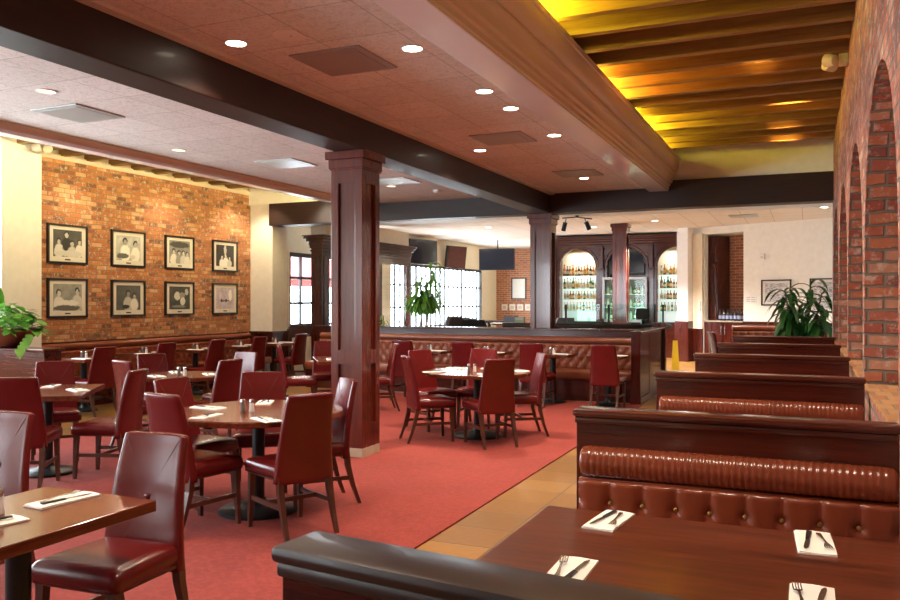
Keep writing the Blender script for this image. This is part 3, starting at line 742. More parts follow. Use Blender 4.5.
# ------------------------------------------------------------------ ceiling fixtures
def downlight(x, y, z, label, lit=True, e=75):
    t_ = thing('downlight', label, 'ceiling light', (x, y, z), 0, 'round downlights in the tiled ceiling')
    B().lathe([(.085, .0), (.088, -.006), (.072, -.008), (.068, 0)], (0, 0, 0), 24, False).done('trim_ring', 'white', t_, 40)
    B().lathe([(.001, -.0015), (.069, -.0015), (.069, .0), (.001, 0)], (0, 0, 0), 24).done('lens', 'bulb' if lit else 'bulb_dim', t_)
    if lit: lamp('downlight_lamp', 'SPOT', (x, y, z-.03), e, WARM if y < 14 else (1, .95, .88), (0, 0, 0), spot_size=2.1, spot_blend=.8, shadow_soft_size=.07)
for x, y, n, l in ((-3.71, 4.67, 'near the top left over the beam', 1), (-2.62, 5.28, 'nearest of the line beside the soffit', 1), (-2.58, 6.61, 'second of the line beside the soffit', 1), (-2.58, 7.30, 'third of the line beside the soffit', 1), (-2.56, 8.68, 'fourth of the line beside the soffit', 1), (-3.64, 9.18, 'beside the long beam past the second vent', 3.2), (-3.05, 11.89, 'last one before the cross beam', 1), (-3.6, 2.4, 'above the corner table', 1), (-2.6, 2.6, 'above the tile aisle', 1)):
    downlight(x, y, 3.39, 'lit round downlight ' + n, True, 75*l)
for x, y, n in ((-6.08, 5.08, 'at far left by the pale vent'), (-6.98, 7.71, 'in the left ceiling near the cornice'), (-6.07, 11.48, 'seen just right of the big column'), (-5.2, 8.6, 'hidden behind the long beam')):
    downlight(x, y, 3.39, 'dim amber downlight ' + n, False)
for x, y in ((-6.08, 5.08), (-6.98, 7.71), (-6.07, 11.48), (-5.2, 8.6)): lamp('downlight_lamp', 'SPOT', (x, y, 3.36), 60, WARM, (0, 0, 0), spot_size=2.1, spot_blend=.8, shadow_soft_size=.07)
for x, y, n in ((-1.45, 18.9, 'over the far cream wall'), (.3, 18.0, 'at right by the brick wall'), (-3.3, 19.5, 'before the bar shelves'), (-5.0, 20.5, 'over the bar, left'), (-7.5, 19.5, 'in the left of the bar room')):
    downlight(x, y, 3.449, 'small lit downlight in the bar ceiling ' + n, True, 200 if x > -2 else 800)
def vent(x, y, z, m, label, sx=.60):
    t_ = thing('ceiling_vent', label, 'vent', (x, y, z), 0, 'square vents in the ceiling')
    B().b2(-sx/2, sx/2, -.3, .3, -.012, 0, .003).done('frame', m, t_)
    B().b2(-sx/2+.06, sx/2-.06, -.24, .24, -.015, -.012, .001).done('grille', m, t_)
vent(-3.235, 5.355, 3.39, 'vent', 'large grey square vent nearest the camera right of the long beam')
vent(-3.13, 8.61, 3.39, 'vent', 'grey square vent between two downlights, middle of the centre ceiling')
vent(-3.01, 11.39, 3.39, 'vent', 'grey square vent farthest along the centre ceiling')
vent(-6.5, 5.8, 3.39, 'ventp', 'pale vent in the left ceiling nearest the viewer')
vent(-6.34, 9.01, 3.39, 'ventp', 'pale vent in the left ceiling beside the column')
vent(-5.75, 11.0, 3.39, 'ventp', 'pale vent in the left ceiling right of the column')
vent(-1.3, 19.1, 3.449, 'ventp', 'pale vent in the bar ceiling')
t_ = thing('ceiling_speaker', 'round flat ceiling speaker beside the nearest vent', 'speaker', (-3.26, 4.69, 3.39))
B().lathe([(.001, -.006), (.10, -.006), (.12, -.003), (.12, 0), (.001, 0)], (0, 0, 0), 28).done('grille', 'ceil_bar', t_, 30)
B().lathe([(.001, -.009), (.008, -.008), (.008, -.005), (.001, -.005)], (0, 0, 0), 10).done('screw', 'vent', t_)
t_ = thing('smoke_detector', 'small white smoke detector on the left ceiling right of the column', 'smoke detector', (-5.6, 12.2, 3.39))
B().lathe([(.001, -.045), (.04, -.045), (.06, -.03), (.065, 0), (.001, 0)], (0, 0, 0), 20).done('housing', 'white', t_, 40)
B().lathe([(.001, -.05), (.02, -.05), (.022, -.044), (.001, -.044)], (0, 0, 0), 12).done('sensor', 'speakertan', t_)
def twin_spot(x, y, z, rz, label):
    t_ = thing('emergency_light', label, 'light', (x, y, z), rz)
    B().b2(-.02, .06, -.07, .07, -.05, .06, .008).done('housing', 'speakertan', t_)
    for s_ in (-1, 1):
        o = B().lathe([(.02, -.06), (.05, -.05), (.065, .03), (.065, .05), (.055, .055)], (0, 0, 0), 18).done('lamp_head', 'speakertan', t_, 40)
        o.location = (-.09, s_*.09, -.02); o.rotation_euler = (math.radians(40*s_), math.radians(-70), 0)
twin_spot(.29, 8.6, 3.86, 0, 'white twin emergency light high on the arched brick wall')
twin_spot(-10.04, 8.25, 3.74, PI, 'white twin emergency light high on the left pier')

# ------------------------------------------------------------------ windows
def window(n, x, y0, y1, z0, z1, cols, rows, th=.045, fr=.07, split=None):
    t_ = bpy.data.objects.new('window_%d' % n, None); COL.objects.link(t_); t_['kind'] = 'structure'; t_.location = (x, 0, 0)
    b = B()
    b.b2(-.04, .04, y0, y1, z0, z0+fr).b2(-.04, .04, y0, y1, z1-fr, z1).b2(-.04, .04, y0, y0+fr, z0, z1).b2(-.04, .04, y1-fr, y1, z0, z1)
    b.done('window_frame', 'winframe', t_)
    b = B()
    for i in range(1, cols):
        y = y0+(y1-y0)*i/cols; k = th*(1.8 if split and i % split == 0 else 1); b.b2(-.025, .025, y-k/2, y+k/2, z0, z1)
    for j in range(1, rows):
        z = z0+(z1-z0)*j/rows; b.b2(-.02, .02, y0, y1, z-th/2, z+th/2)
    b.done('glazing_bar', 'winframe', t_)
    B().b2(-.004, .004, y0+fr/2, y1-fr/2, z0+fr/2, z1-fr/2).done('window_glass', 'glass', t_)
window(1, -10.5, 14.95, 18.6, .95, 2.64, 7, 3, .06, .10)
st('wall_left_sill', B().b2(-10.6, -10.42, 14.9, 18.65, .75, 1.0), 'mahogx')
window(2, -10.5, 19.7, 26.5, .75, 2.64, 20, 3, .042, .08, 5)
for i, (a, b_) in enumerate(((-.6, 2.1), (2.1, 4.9), (4.9, 7.6))): window(3+i, -10.5, a, b_, .9, 3.2, 2, 2, .05, .08)
aw = thing('awning', 'red cloth awning seen outside the dark framed window', 'awning', (-11.6, 17, 2.5))
B().loft([[(-.9, y, -.35), (.975, y, .35), (.975, y, .38), (-.9, y, -.31)] for y in (-3, 3)]).done('canopy', 'red', aw)
B().b2(-.93, -.90, -3, 3, -.55, -.32).done('valance', 'red', aw)
# wooden vestibule at the left, with a cornice and a glazed door
t_ = thing('entrance_screen', 'dark mahogany entrance screen with heavy cornice and glazed panels behind the big column', 'partition', (-9.3, 14.5, 0))
B().b2(-.27, 0, 0, .30, 0, 2.72, .006).b2(-.22, -.05, -.02, 0, .3, 2.5, .01).b2(0, .02, .06, .24, .3, 2.5, .01).done('pilaster', 'mahog', t_)
b = B()
for k, (o_, z0, z1) in enumerate(((.02, 2.60, 2.64), (.03, 2.66, 2.72), (.04, 2.72, 2.80), (.08, 2.80, 2.86), (.12, 2.86, 2.91), (.14, 2.91, 2.94))):
    b.b2(-.27-o_, o_, -o_, 4.1+o_, z0, z1, .006)
b.b2(-.30, -.02, .2, 4.2, 2.45, 2.72); b.done('cornice', 'mahogx', t_)
b = B().b2(-.14, -.04, 4.0, 4.2, 0, 2.6).b2(-.14, -.04, 2.55, 2.70, 0, 2.6).b2(-.14, -.04, 1.25, 1.4, 0, 2.6).b2(-.14, -.04, .3, 4.2, 0, .35); b.done('door_frame', 'mahog', t_)
B().b2(-.095, -.085, .3, 1.25, .35, 2.45).b2(-.095, -.085, 1.4, 2.55, .35, 2.45).b2(-.095, -.085, 2.7, 4.0, .35, 2.45).done('glass_panel', 'glass', t_)
st('wall_above_screen', B().b2(-9.7, -9.33, 14.7, 18.6, 2.94, 3.3), 'cream')

# ------------------------------------------------------------------ bar: back bar with arches, bottles, cooler, counter with glass
bb = thing('back_bar', 'tall mahogany back bar with three arched bottle niches and a deep cornice', 'bar shelving', (0, 23.0, 0))
AX = [-6.09, -4.69, -3.29]; hw = .54; zs = 2.52
b = B()
def arch_plate(b, cx, x0, x1, y0, y1, z0, z1):
    b.b2(x0, cx-hw, y0, y1, z0, z1); b.b2(cx+hw, x1, y0, y1, z0, z1)
    N = 16; pts = [(cx-hw*math.cos(PI*k/N), zs+hw*math.sin(PI*k/N)) for k in range(N+1)]
    for (xa, za), (xb, zb) in zip(pts, pts[1:]):
        b.loft([[(xa, y0, za), (xb, y0, zb), (xb, y0, z1), (xa, y0, z1)], [(xa, y1, za), (xb, y1, zb), (xb, y1, z1), (xa, y1, z1)]])
for cx in AX: arch_plate(b, cx, cx-.70, cx+.70, 0, .08, .95, 3.15)
b.done('arch_front', 'mahogx', bb)
for cx in [AX[0]-.70, AX[0]+.70, AX[1]+.70, AX[2]+.70]:
    b = B(); b.b2(cx-.075, cx+.075, -.05, .02, .95, 2.45, .01); b.b2(cx-.06, cx+.06, -.08, 0, 2.44, 3.12, .012); b.b2(cx-.09, cx+.09, -.08, 0, 2.42, 2.5, .01)
    b.b2(cx-.08, cx+.08, 0, .6, .95, 3.1)
    b.done('pilaster', 'mahogx', bb)
b = B()
for cx in AX:
    for r0 in (.545, .62):
        b.tube([(cx-r0*math.cos(PI*k/18), -.01, zs+r0*math.sin(PI*k/18)) for k in range(19)], .014, 6)
b.done('arch_moulding', 'mahogx', bb, True)
b = B()
for o_, z0, z1 in ((.05, 3.12, 3.17), (.10, 3.17, 3.24), (.16, 3.24, 3.30), (.24, 3.30, 3.36), (.28, 3.36, 3.40)): b.b2(-6.82-o_*.2, -2.56+o_*.2, -o_, .6, z0, z1, .008)
b.done('cornice', 'mahogx', bb)
B().b2(-6.82, -2.56, -.1, .6, 0, .93).done('base_cabinet', 'mahogx', bb)
B().b2(-6.84, -2.54, -.14, .6, .93, .97, .008).done('counter', 'black', bb)
for i, cx in enumerate(AX):
    # barrel-backed niche: lit panel low, cream upper
    B().b2(cx-.6, cx+.6, .56, .6, .97, 2.30).done('niche_back', 'shelf_light' if i != 1 else 'mahogx', bb)
    B().b2(cx-.6, cx+.6, .56, .6, 2.30, 3.1).done('niche_back', 'cream', bb)
    if i != 1:
        lamp('niche_lamp', 'AREA', (cx, 23.3, 3.0), 7, (1, .97, .85), (0, 0, 0), shape='RECTANGLE', size=.7, size_y=.2)
        for z in (2.30, 1.92, 1.61, 1.28): B().b2(cx-.54, cx+.54, .16, .55, z-.015, z).done('shelf', 'gglass', bb)
# bottles
def bottle_mat(name, c): return plain(name, c, .1, 0, .5, .15)
BM = {'amber': bottle_mat('amber_spirit', (.42, .13, .02)), 'clear': bottle_mat('clear_spirit', (.75, .82, .80)), 'green': bottle_mat('green_bottle_glass', (.06, .22, .07)), 'dark': bottle_mat('dark_bottle_glass', (.035, .02, .02)), 'red': bottle_mat('red_spirit', (.40, .05, .02))}
LM = {'cream': plain('cream_paper', (.75, .68, .5), .7), 'gold': plain('gold_paper', (.6, .4, .1), .5), 'blue': plain('blue_white_paper', (.35, .4, .6), .6)}
bprot = {}
def bottle(x, y, z, kind, h, lm, label, group):
    key = (kind, h, lm)
    if key not in bprot:
        o = thing('bottle', label, 'bottle', (x, y, z), 0, group); r = .040*(h/.29)**.4
        B().lathe([(r*.9, 0), (r, .006), (r, h*.55), (r*.85, h*.64), (r*.36, h*.74), (r*.34, h*.92)], (0, 0, 0), 12).done('bottle_body', BM[kind], o, 50)
        B().lathe([(r*.38, h*.90), (r*.40, h*.91), (r*.40, h), (.002, h)], (0, 0, 0), 10).done('stopper', 'black' if kind != 'clear' else 'steel', o)
        B().lathe([(r*1.015, h*.16), (r*1.015, h*.46)], (0, 0, 0), 12, False).done('paper_label', LM[lm], o)
        bprot[key] = o; return o
    return dup(bprot[key], (x, y, z), 0, label, group)
ORD = ['first', 'second', 'third', 'fourth', 'fifth', 'sixth', 'seventh', 'eighth', 'ninth', 'tenth', 'eleventh', 'twelfth', 'thirteenth', 'fourteenth']
rb = random.Random(3)
CN = {'amber': 'amber', 'clear': 'clear', 'green': 'green', 'dark': 'dark', 'red': 'reddish'}
for i, an in ((0, 'left'), (2, 'right')):
    for z, sn, kinds, n in ((2.30, 'top', ['amber', 'amber', 'red', 'amber', 'dark'] if i == 0 else ['amber', 'amber', 'clear'], 12), (1.92, 'second', ['clear', 'clear', 'green', 'clear'] if i == 0 else ['amber', 'green', 'amber'], 12), (1.61, 'third', ['clear', 'green', 'clear', 'amber'] if i == 0 else ['dark', 'red', 'clear', 'amber'], 12), (1.28, 'lowest', ['clear', 'clear', 'green'], 11)):
        for k in range(n):
            kd = rb.choice(kinds); h = rb.choice((.25, .29, .33)); lm = rb.choice(('cream', 'gold'))
            if z < 1.3: h = .25
            if z == 1.61 : h = min(h, .28) if h != .25 else .25; 
            if h == .28: h = .25
            if z == 1.61 or z == 1.28: h = .25
            bottle(AX[i]-.47+.94*k/(n-1), 23.0+.30+rb.uniform(-.04, .04), z, kd, h, lm, '%s bottle, %s from left, %s shelf, %s bar arch' % (CN[kd], ORD[k], sn, an), 'bottles in the %s bar arch' % an)
# screen and cooler in the middle arch
t_ = thing('television', 'dark flat television in the middle arch of the back bar', 'television', (AX[1], 23.13, 2.32))
B().b2(-.50, .50, -.03, .03, .0, .62, .01).done('bezel', 'blackplastic', t_); B().b2(-.47, .47, -.034, -.03, .05, .59).done('screen', 'screen', t_); B().b2(-.1, .1, .03, .42, .2, .4).done('mount', 'black', t_)
t_ = thing('bottle_cooler', 'silver glass-doored bottle cooler below the bar television', 'cooler', (AX[1], 22.75, .97))
B().b2(-.62, .62, -.02, .2, 1.18, 1.26, .01).b2(-.62, -.56, -.02, .2, 0, 1.2).b2(.56, .62, -.02, .2, 0, 1.2).b2(-.03, .03, -.02, .2, 0, 1.2).b2(-.62, .62, -.02, .2, 0, .08).done('cabinet', 'chrome', t_)
B().b2(-.56, .56, .17, .2, .08, 1.18).done('back_panel', 'vent', t_)
for z in (.42, .78): B().b2(-.56, .56, .03, .17, z-.012, z).done('shelf', 'shelf_light', t_)
for s_ in (-1, 1):
    d_ = B().b2(s_*.295-.26, s_*.295+.26, -.012, -.004, .08, 1.18).done('door', 'gglass', t_); B().b2(s_*.06-.01, s_*.06+.01, -.05, -.02, .4, .8).done('handle', 'steel', d_)
for z, n_ in ((.08, 'lowest'), (.42, 'middle'), (.78, 'top')):
    for k in range(10): bottle(AX[1]-.48+.107*k, 22.85, .97+z, ('clear', 'green', 'amber')[k % 3], .25, 'cream', '%s bottle, %s from left, %s level of the bottle cooler' % (CN[('clear', 'green', 'amber')[k % 3]], ORD[k], n_), 'bottles in the bar cooler')
bc = thing('bar_counter', 'long bar counter with dark rounded armrest in front of the bottle shelves', 'bar', (0, 15.8, 0))
B().b2(-5.7, -2.58, .05, .55, 0, 1.03).done('front_panel', 'mahogx', bc)
B().b2(-5.75, -2.52, 0, .65, 1.03, 1.07, .01).done('counter_top', 'black', bc)
B().tube([(-5.75, 0, 1.06), (-4, 0, 1.06), (-2.58, 0, 1.06), (-2.51, .06, 1.06), (-2.50, .65, 1.06)], .055, 12).done('armrest', 'beamx', bc, 50)
gs = thing('glass_screen', 'greenish glass screen with black posts standing on the bar counter', 'glass screen', (0, 16.15, 1.07), 0)
for x in (-4.52, -3.64, -2.74): B().b2(x-.02, x+.02, -.02, .02, 0, .42, .004).done('post', 'black', gs)
for x0, x1 in ((-4.50, -3.66), (-3.62, -2.76)):
    B().b2(x0, x1, -.005, .005, .02, .42).done('glass_panel', 'gglass', gs); B().box(((x0+x1)/2, .15, .425), (x1-x0, .32, .008)).done('glass_shelf', 'gglass', gs)
B().b2(-5.5, -2.76, .30, .36, -.001, .02).done('rail', 'steel', gs)
gs2 = thing('glass_screen', 'slanted end glass panel at the right end of the bar counter', 'glass screen', (-2.62, 16.0, 1.07))
B().loft([[(-.004, 0, .0), (.004, 0, .0), (.004, 0, .30), (-.004, 0, .30)], [(-.004, .42, 0), (.004, .42, 0), (.004, .42, .40), (-.004, .42, .40)]]).done('glass_panel', 'gglass', gs2)
B().b2(-.015, .015, .40, .43, 0, .42).done('post', 'black', gs2)
for k in range(9):
    x = -5.2+k*.28
    o = B().lathe([(.03, 0), (.034, .005), (.006, .012), (.005, .06), (.028, .08), (.033, .12), (.028, .15)], (0, 0, 0), 12, False).done('wine_glass', 'gglass', None, 50); o.location = (x, 16.3, 1.071)
    tag(o, 'stemmed glass standing on the bar counter, %s from the left' % ORD[k], 'glass', 'glasses on the bar counter')
o = thing('wet_floor_sign', 'narrow yellow folded floor sign standing beyond the end of the bar', 'sign', (-2.76, 19.0, 0), .4)
for s_ in (-1, 1): B().loft([[(-.08, s_*.04, 0), (.08, s_*.04, 0), (.08, s_*.052, 0), (-.08, s_*.052, 0)], [(-.05, s_*.005, .66), (.05, s_*.005, .66), (.05, s_*.017, .66), (-.05, s_*.017, .66)]]).done('panel', 'yellow', o)
# track light
t_ = thing('track_light', 'black track light with two spot heads below the white soffit', 'ceiling light', (-4.18, 15.75, 3.25))
B().b2(-.03, .03, -.03, .03, -.03, 0).tube([(-.30, 0, -.04), (0, .0, -.03), (.30, 0, -.08)], .012, 8).done('rail', 'black', t_)
for x, a in ((-.24, .3), (.18, -.35)):
    o = B().tube([(0, 0, 0), (0, 0, -.17)], .045, 14).tube([(0, 0, 0), (0, 0, .08)], .008, 6).done('spot_head', 'black', t_, 40); o.location = (x, 0, -.13); o.rotation_euler = (.2, a, 0)

# ------------------------------------------------------------------ alcove
t_ = thing('alcove_cabinet', 'low dark cabinet with stone top filling the brick alcove', 'cabinet', onwall(.93, -.45, 0), AW)
B().b2(-.54, .54, -.42, .45, 0, 1.03).done('cabinet_body', 'mahog', t_); B().b2(-.545, .545, -.46, .48, 1.03, 1.06, .006).done('worktop', 'stone', t_)
for s_ in (-1, 1):
    d_ = B().b2(s_*.27-.25, s_*.27+.25, -.44, -.42, .1, 1.0, .005).done('door', 'mahog', t_); B().b2(s_*.05-.012, s_*.05+.012, -.47, -.44, .72, .92, .004).done('handle', 'steel', d_)
t_ = thing('tall_cabinet', 'tall narrow dark cupboard standing at the left of the brick alcove', 'cabinet', onwall(.47, -.6, 1.06), AW)
B().b2(-.13, .13, -.30, .30, 0, 2.18).done('cabinet_body', 'mahog', t_)
B().b2(-.11, .11, -.32, -.30, 1.5, 2.1, .006).b2(-.11, .11, -.32, -.30, .08, 1.44, .006).done('door', 'mahog', t_)
for k in range(12):
    p = onwall(.76+.054*(k % 6)*1.9, -.30+.14*(k // 6), 1.06)
    bottle(p[0], p[1], p[2], 'dark', .29, 'blue', 'dark wine bottle on the alcove cabinet, %s from left in the %s row' % (ORD[k % 6], 'front' if k >= 6 else 'back'), 'wine bottles on the alcove cabinet')
t_ = thing('storage_cabinet', 'cream narrow door leaf beside the white pier left of the alcove', 'door', onwall(.235, .03, 0), AW)
B().b2(-.14, .14, -.02, .02, .85, 3.3, .004).done('panel', 'cream', t_); B().b2(-.14, .14, -.02, .02, 0, .85, .004).done('lower_panel', 'mahog', t_); B().b2(.09, .11, -.06, -.02, 1.3, 1.55, .004).done('handle', 'steel', t_)
ex = tag(B().b2(-.09, .09, -.02, .02, 0, .10, .004).done('exit_sign', 'exit'), 'green lit sign seen in the upper right bar arch', 'sign'); ex.location = (-3.05, 23.5, 2.72)
# far wall pictures and notices
def far_picture(s0, z0, w_, h, label, seed):
    t_ = thing('framed_notice', label, 'picture', onwall(s0, 0, z0), AW)
    B().b2(-w_/2, w_/2, -.03, 0, h-.03, h).b2(-w_/2, w_/2, -.03, 0, 0, .03).b2(-w_/2, -w_/2+.03, -.03, 0, 0, h).b2(w_/2-.03, w_/2, -.03, 0, 0, h).done('frame', 'blackplastic', t_)
    B().b2(-w_/2+.025, w_/2-.025, -.012, -.001, .025, h-.025).done('mat_board', 'matboard', t_)
    m = M('grey_prints_%d' % seed); n = m.noise(m.coord(), 14, 3, .5, (1, 1, 4)); m.set(Base_Color=m.ramp(n, [(.42, (.25, .25, .27)), (.55, (.6, .6, .6))]), Roughness=.3, Coat_Weight=.4)
    B().b2(-w_/2+.09, w_/2-.09, -.015, -.012, .09, h-.09).done('print', m.m, t_)
far_picture(2.32, 1.45, .74, .62, 'black framed grey document on the far cream wall left of the tall plant', 1)
far_picture(3.50, 1.30, .74, .78, 'black framed picture on the far cream wall behind the tall plant', 2)
t_ = thing('notice_card', 'small white notice card on the far cream wall', 'notice', onwall(1.68, 0, 1.52), AW)
B().b2(-.15, .15, -.008, 0, 0, .17).done('card', 'white', t_)
b = B()
for k in range(3): b.b2(-.12, -.02, -.010, -.008, .03+.045*k, .042+.045*k); b.b2(.01, .12, -.010, -.008, .03+.045*k, .042+.045*k)
b.done('text_lines', 'vent', t_)
t_ = thing('thermostat', 'white box sensor on the far cream wall above the notices', 'sensor', onwall(1.98, 0, 2.56), AW)
B().b2(-.06, .06, -.05, 0, 0, .15, .01).done('housing', 'white', t_); B().b2(-.03, .03, -.055, -.05, .03, .08).done('window', 'speakertan', t_)

# ------------------------------------------------------------------ bar room things
def tv(loc, rz, tilt, w_, h, label, pole=0):
    t_ = thing('television', label, 'television', loc, rz); t_.rotation_euler = (tilt, 0, rz)
    B().b2(-w_/2, w_/2, -.03, .03, -h/2, h/2, .01).done('bezel', 'blackplastic', t_); B().b2(-w_/2+.03, w_/2-.03, -.034, -.03, -h/2+.03, h/2-.03).done('screen', 'screen', t_)
    B().b2(-.05, .05, .03, .16, -.1, .1).done('mount', 'black', t_)
    if pole: B().tube([(0, .12, 0), (0, .12, pole)], .02, 8).done('pole', 'black', t_)
tv((-8.76, 23.5, 2.84), .12, .0, 1.12, .66, 'wide black television hanging before the brick wall of the bar', .60)
tv((-10.22, 21.3, 2.98), PI/2-.25, 0, 1.25, .72, 'black television on the left wall above the tall window plant')
t_ = thing('wall_speaker', 'square brown cloth loudspeaker tilted above the bar windows', 'speaker', (-10.05, 23.3, 2.93)); t_.rotation_euler = (.12, .06, .75)
B().b2(-.31, .31, -.10, .12, -.34, .34, .01).done('cabinet', 'blackplastic', t_); B().b2(-.29, .29, -.115, -.10, -.32, .32).done('grille', 'gilt', t_); B().b2(-.05, .05, .12, .3, -.05, .05).done('bracket', 'black', t_)
t_ = thing('framed_mirror', 'bright framed mirror on the far brick wall of the bar', 'mirror', (-9.55, 27.9, 1.62))
B().b2(-.28, .28, -.04, 0, 0, .04).b2(-.28, .28, -.04, 0, .74, .78).b2(-.28, -.24, -.04, 0, 0, .78).b2(.24, .28, -.04, 0, 0, .78).done('frame', 'blackplastic', t_); B().b2(-.25, .25, -.02, -.001, .03, .75).done('print', 'white', t_)
for k in range(6):
    o = thing('menu_card', 'small white card in a row on the far brick wall, %s from left' % ORD[k], 'card', (-10.1+k*.30, 27.9, 1.22), 0, 'white cards on the brick wall')
    B().b2(-.11, .11, -.012, 0, 0, .22).done('card', 'white', o); B().b2(-.07, .07, -.014, -.012, .05, .17).done('print', 'speakertan', o)
# dark lounge chairs and high tables seen over the partition
def stool(x, y, rz, label, group):
    t_ = thing('lounge_chair', label, 'chair', (x, y, 0), rz, group)
    B().box((0, 0, .66), (.52, .5, .10), .03).done('seat', 'leather_dark', t_, 40)
    B().loft([[(-.27, -.26, .66), (.27, -.26, .66), (.27, -.18, .66), (-.27, -.18, .66)], [(-.29, -.32, .98), (.29, -.32, .98), (.29, -.25, .98), (-.29, -.25, .98)], [(-.24, -.35, 1.14), (.24, -.35, 1.14), (.24, -.29, 1.14), (-.24, -.29, 1.14)]]).done('backrest', 'leather_dark', t_)
    for sx in (-1, 1):
        for sy in (-1, 1): B().bar((sx*.24, sy*.22, 0), (sx*.20, sy*.19, .62), (.03, .03), (.04, .04)).done('leg', 'leg', t_)
for i, (x, y, rz) in enumerate(((-8.3, 19.6, .3), (-7.5, 18.9, -.5), (-6.9, 17.2, .2), (-6.3, 19.2, 2.6), (-9.2, 20.8, 1.0), (-7.4, 21.6, -.4), (-5.8, 20.0, .9))):
    stool(x, y, rz, 'black padded lounge chair beyond the partition, %s from left' % ORD[(1, 2, 4, 5, 0, 3, 6)[i]], 'black lounge chairs in the bar room')
for i, (x, y) in enumerate(((-7.9, 20.6), (-6.5, 18.2))):
    t_ = thing('bar_table', 'tall dark bar table beyond the partition, %s' % ('farther' if i == 0 else 'nearer'), 'table', (x, y, 0))
    B().lathe([(.40, 1.0), (.42, 1.01), (.42, 1.035), (.41, 1.04)], (0, 0, 0), 32).done('tabletop', 'beamx', t_, 40); pedestal(t_, .25, 1.0)
t_ = thing('menu_box', 'pale green card box standing on the bar counter end', 'box', (-5.45, 15.98, 1.071))
B().b2(-.10, .10, -.04, .04, 0, .16, .004).done('box_body', 'greenbox', t_); B().b2(-.09, .09, -.045, -.04, .10, .14).done('box_panel', 'white', t_)
t_ = thing('beer_tap', 'black beer tap fitting on the bar counter', 'tap', (-5.15, 16.25, 1.071))
B().lathe([(.06, 0), (.05, .02), (.03, .03), (.03, .22)], (0, 0, 0), 16).done('tower', 'black', t_); B().tube([(-.14, 0, .2), (.14, 0, .24)], .03, 10).done('tap_head', 'black', t_); B().tube([(.1, 0, .24), (.34, -.05, .34)], .012, 8).done('handle', 'black', t_)
t_ = thing('register_screen', 'dark point of sale monitor at the right end of the bar', 'monitor', (-3.0, 16.30, 1.071), .5)
B().b2(-.14, .14, -.015, .015, .12, .34, .006).done('screen', 'screen', t_); B().b2(-.03, .03, -.03, .03, 0, .14).b2(-.09, .09, -.07, .07, 0, .02).done('stand', 'black', t_)

# ------------------------------------------------------------------ plants
def leafblade(b, p, d, L, w_, droop, up=.5, n=7):
    """one strap leaf: arching ribbon with a folded midrib"""
    d = Vector(d).normalized(); side = d.cross(Vector((0, 0, 1)))
    if side.length < .1: side = Vector((1, 0, 0))
    side.normalize(); pts = []; pos = Vector(p); v_ = Vector((d.x, d.y, d.z))
    for i in range(n+1):
        t_ = i/n; ww = w_*(math.sin(PI*min(1, .12+t_*.88))**.7)*.5
        pts.append((pos-side*ww+Vector((0, 0, ww*.3)), pos.copy(), pos+side*ww+Vector((0, 0, ww*.3))))
        v_ = (v_+Vector((0, 0, -droop/n))).normalized(); pos = pos+v_*(L/n)
    th = Vector((0, 0, -.0015)); prev = None
    for tr in pts:
        cur = [b.bm.verts.new(q) for q in tr]
        if prev:
            for k in range(2): b.bm.faces.new((prev[k], prev[k+1], cur[k+1], cur[k]))
        prev = cur
def dracaena(x, y, H, R, nst, nlf, label, mat, L=.5, w_=.055, seed=1, potz=.34, droop=2.6, z0=.9):
    r_ = random.Random(seed)
    t_ = thing('potted_dracaena', label, 'plant', (x, y, 0))
    B().lathe([(.15, 0), (.17, .02), (.21, potz-.03), (.22, potz), (.19, potz), (.18, potz-.05)], (0, 0, 0), 24).done('pot', 'terracotta', t_, 40)
    B().lathe([(.001, potz-.05), (.185, potz-.05), (.185, potz-.04), (.001, potz-.035)], (0, 0, 0), 20).done('soil', 'soil', t_)
    bs = B(); bl = B(); tops = []
    for k in range(nst):
        a = 2*PI*k/nst+r_.random(); q = r_.uniform(.2, 1)*R*.42; zt = H*r_.uniform(.62, .93) if k else H*.93
        tp = Vector((q*math.cos(a), q*math.sin(a), zt)); tops.append((tp, zt))
        bs.tube([(.06*math.cos(a), .06*math.sin(a), potz-.06), (tp.x*.5, tp.y*.5, zt*.55), tp], [.016, .013, .009], 7)
    for tp, zt in tops:
        for i in range(nlf):
            f = i/nlf; z = z0+(zt-z0)*(f**.75); p = Vector((tp.x*z/zt, tp.y*z/zt, z)); a = i*2.4+r_.random(); el = .15+.9*f**3
            leafblade(bl, p, (math.cos(a)*math.cos(el), math.sin(a)*math.cos(el), math.sin(el)), L*r_.uniform(.75, 1.1), w_, droop*r_.uniform(.8, 1.15))
    bs.done('stem', 'stem', t_, True); o = bl.done('foliage', mat, t_, True)
dracaena(-.10, 15.1, 2.0, 1.2, 8, 24, 'tall dark green leafy plant behind the last booth at right', 'leaf', .52, .085, 4, .4, 2.5, .85)
dracaena(-7.25, 15.2, 2.5, .6, 6, 30, 'slim bright green arching plant in front of the bar windows', 'leafl', .44, .065, 9, .5, 2.2, 1.5)
dracaena(-8.05, 14.75, 1.35, .2, 2, 16, 'small bright green plant low beside the glazed screen', 'leafl', .30, .035, 12, .45, 2.4, .9)
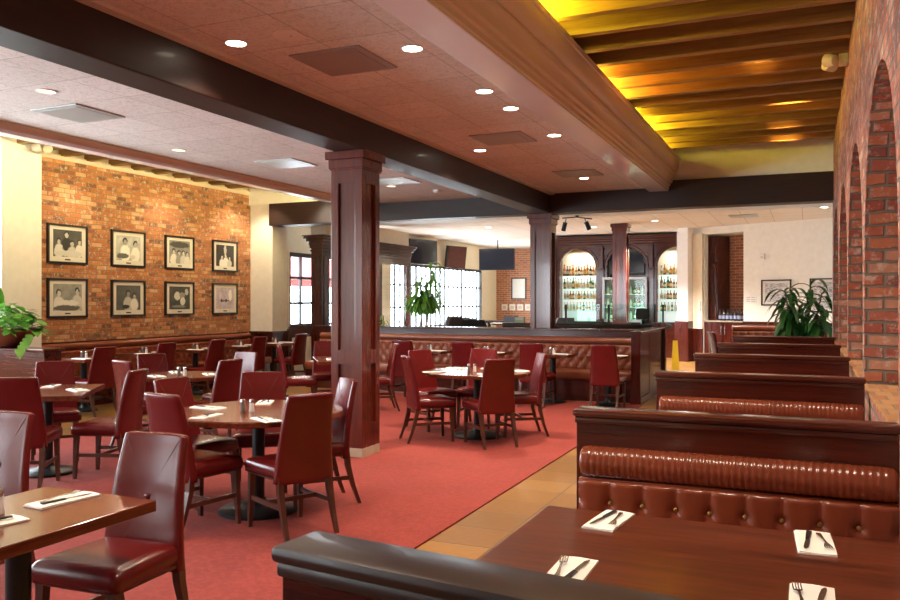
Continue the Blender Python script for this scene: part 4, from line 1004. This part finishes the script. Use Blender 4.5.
pl_ = thing('planter_bowl', 'terracotta bowl of trailing heart-leaved greenery on the left divider', 'plant', (-9.0, 6.88, 1.0))
B().lathe([(.20, 0), (.22, .015), (.30, .07), (.42, .17), (.455, .20), (.46, .235), (.44, .235), (.40, .18)], (0, 0, 0), 40).done('bowl', 'terracotta', pl_, 40)
B().lathe([(.001, .185), (.41, .185), (.41, .195), (.001, .21)], (0, 0, 0), 24).done('soil', 'soil', pl_)
rp = random.Random(5); bl = B(); bs = B()
def heart(b, p, d, L, w_, tilt):
    d = Vector(d).normalized(); s_ = d.cross(Vector((0, 0, 1))).normalized(); n_ = s_.cross(d).normalized()
    V = []
    for t_, ww in ((0, .0), (.02, .32), (.15, .5), (.4, .48), (.7, .28), (1, 0)):
        c_ = Vector(p)+d*L*t_-n_*(.12*L*t_*t_)
        V.append((b.bm.verts.new(c_-s_*w_*ww+n_*.1*ww*w_), b.bm.verts.new(c_), b.bm.verts.new(c_+s_*w_*ww+n_*.1*ww*w_)))
    for a, c_ in zip(V, V[1:]):
        for k_ in range(2): b.bm.faces.new((a[k_], a[k_+1], c_[k_+1], c_[k_]))
for i in range(250):
    a = rp.uniform(0, 2*PI); rr = rp.uniform(0, 1)**.6*.48; z = .24+.30*(1-(rr/.5)**2)*rp.uniform(.3, 1)-(.06 if rr > .42 else 0)
    p = Vector((rr*math.cos(a), rr*math.sin(a), z))
    aa = a+rp.uniform(-.8, .8); heart(bl, p, (math.cos(aa), math.sin(aa), rp.uniform(-.7, .5)), rp.uniform(.11, .19), rp.uniform(.08, .12), 0)
    if i % 3 == 0: bs.tube([(p.x*.4, p.y*.4, .19), p*1.0], .004, 5)
for i in range(3):     # a few tall upright leaves and trailing ones
    heart(bl, (.02+.03*i, -.05*i, .42+.05*i), (.3*i-.2, -.2, 1), .24, .12, 0)
for i in range(5):
    heart(bl, (.47+.02*i, -.05*i, .16-.04*i), (.6, -.3, -.7), .15, .09, 0)
bs.done('stem', 'leafl', pl_, True); bl.done('foliage', 'leafl', pl_, True)
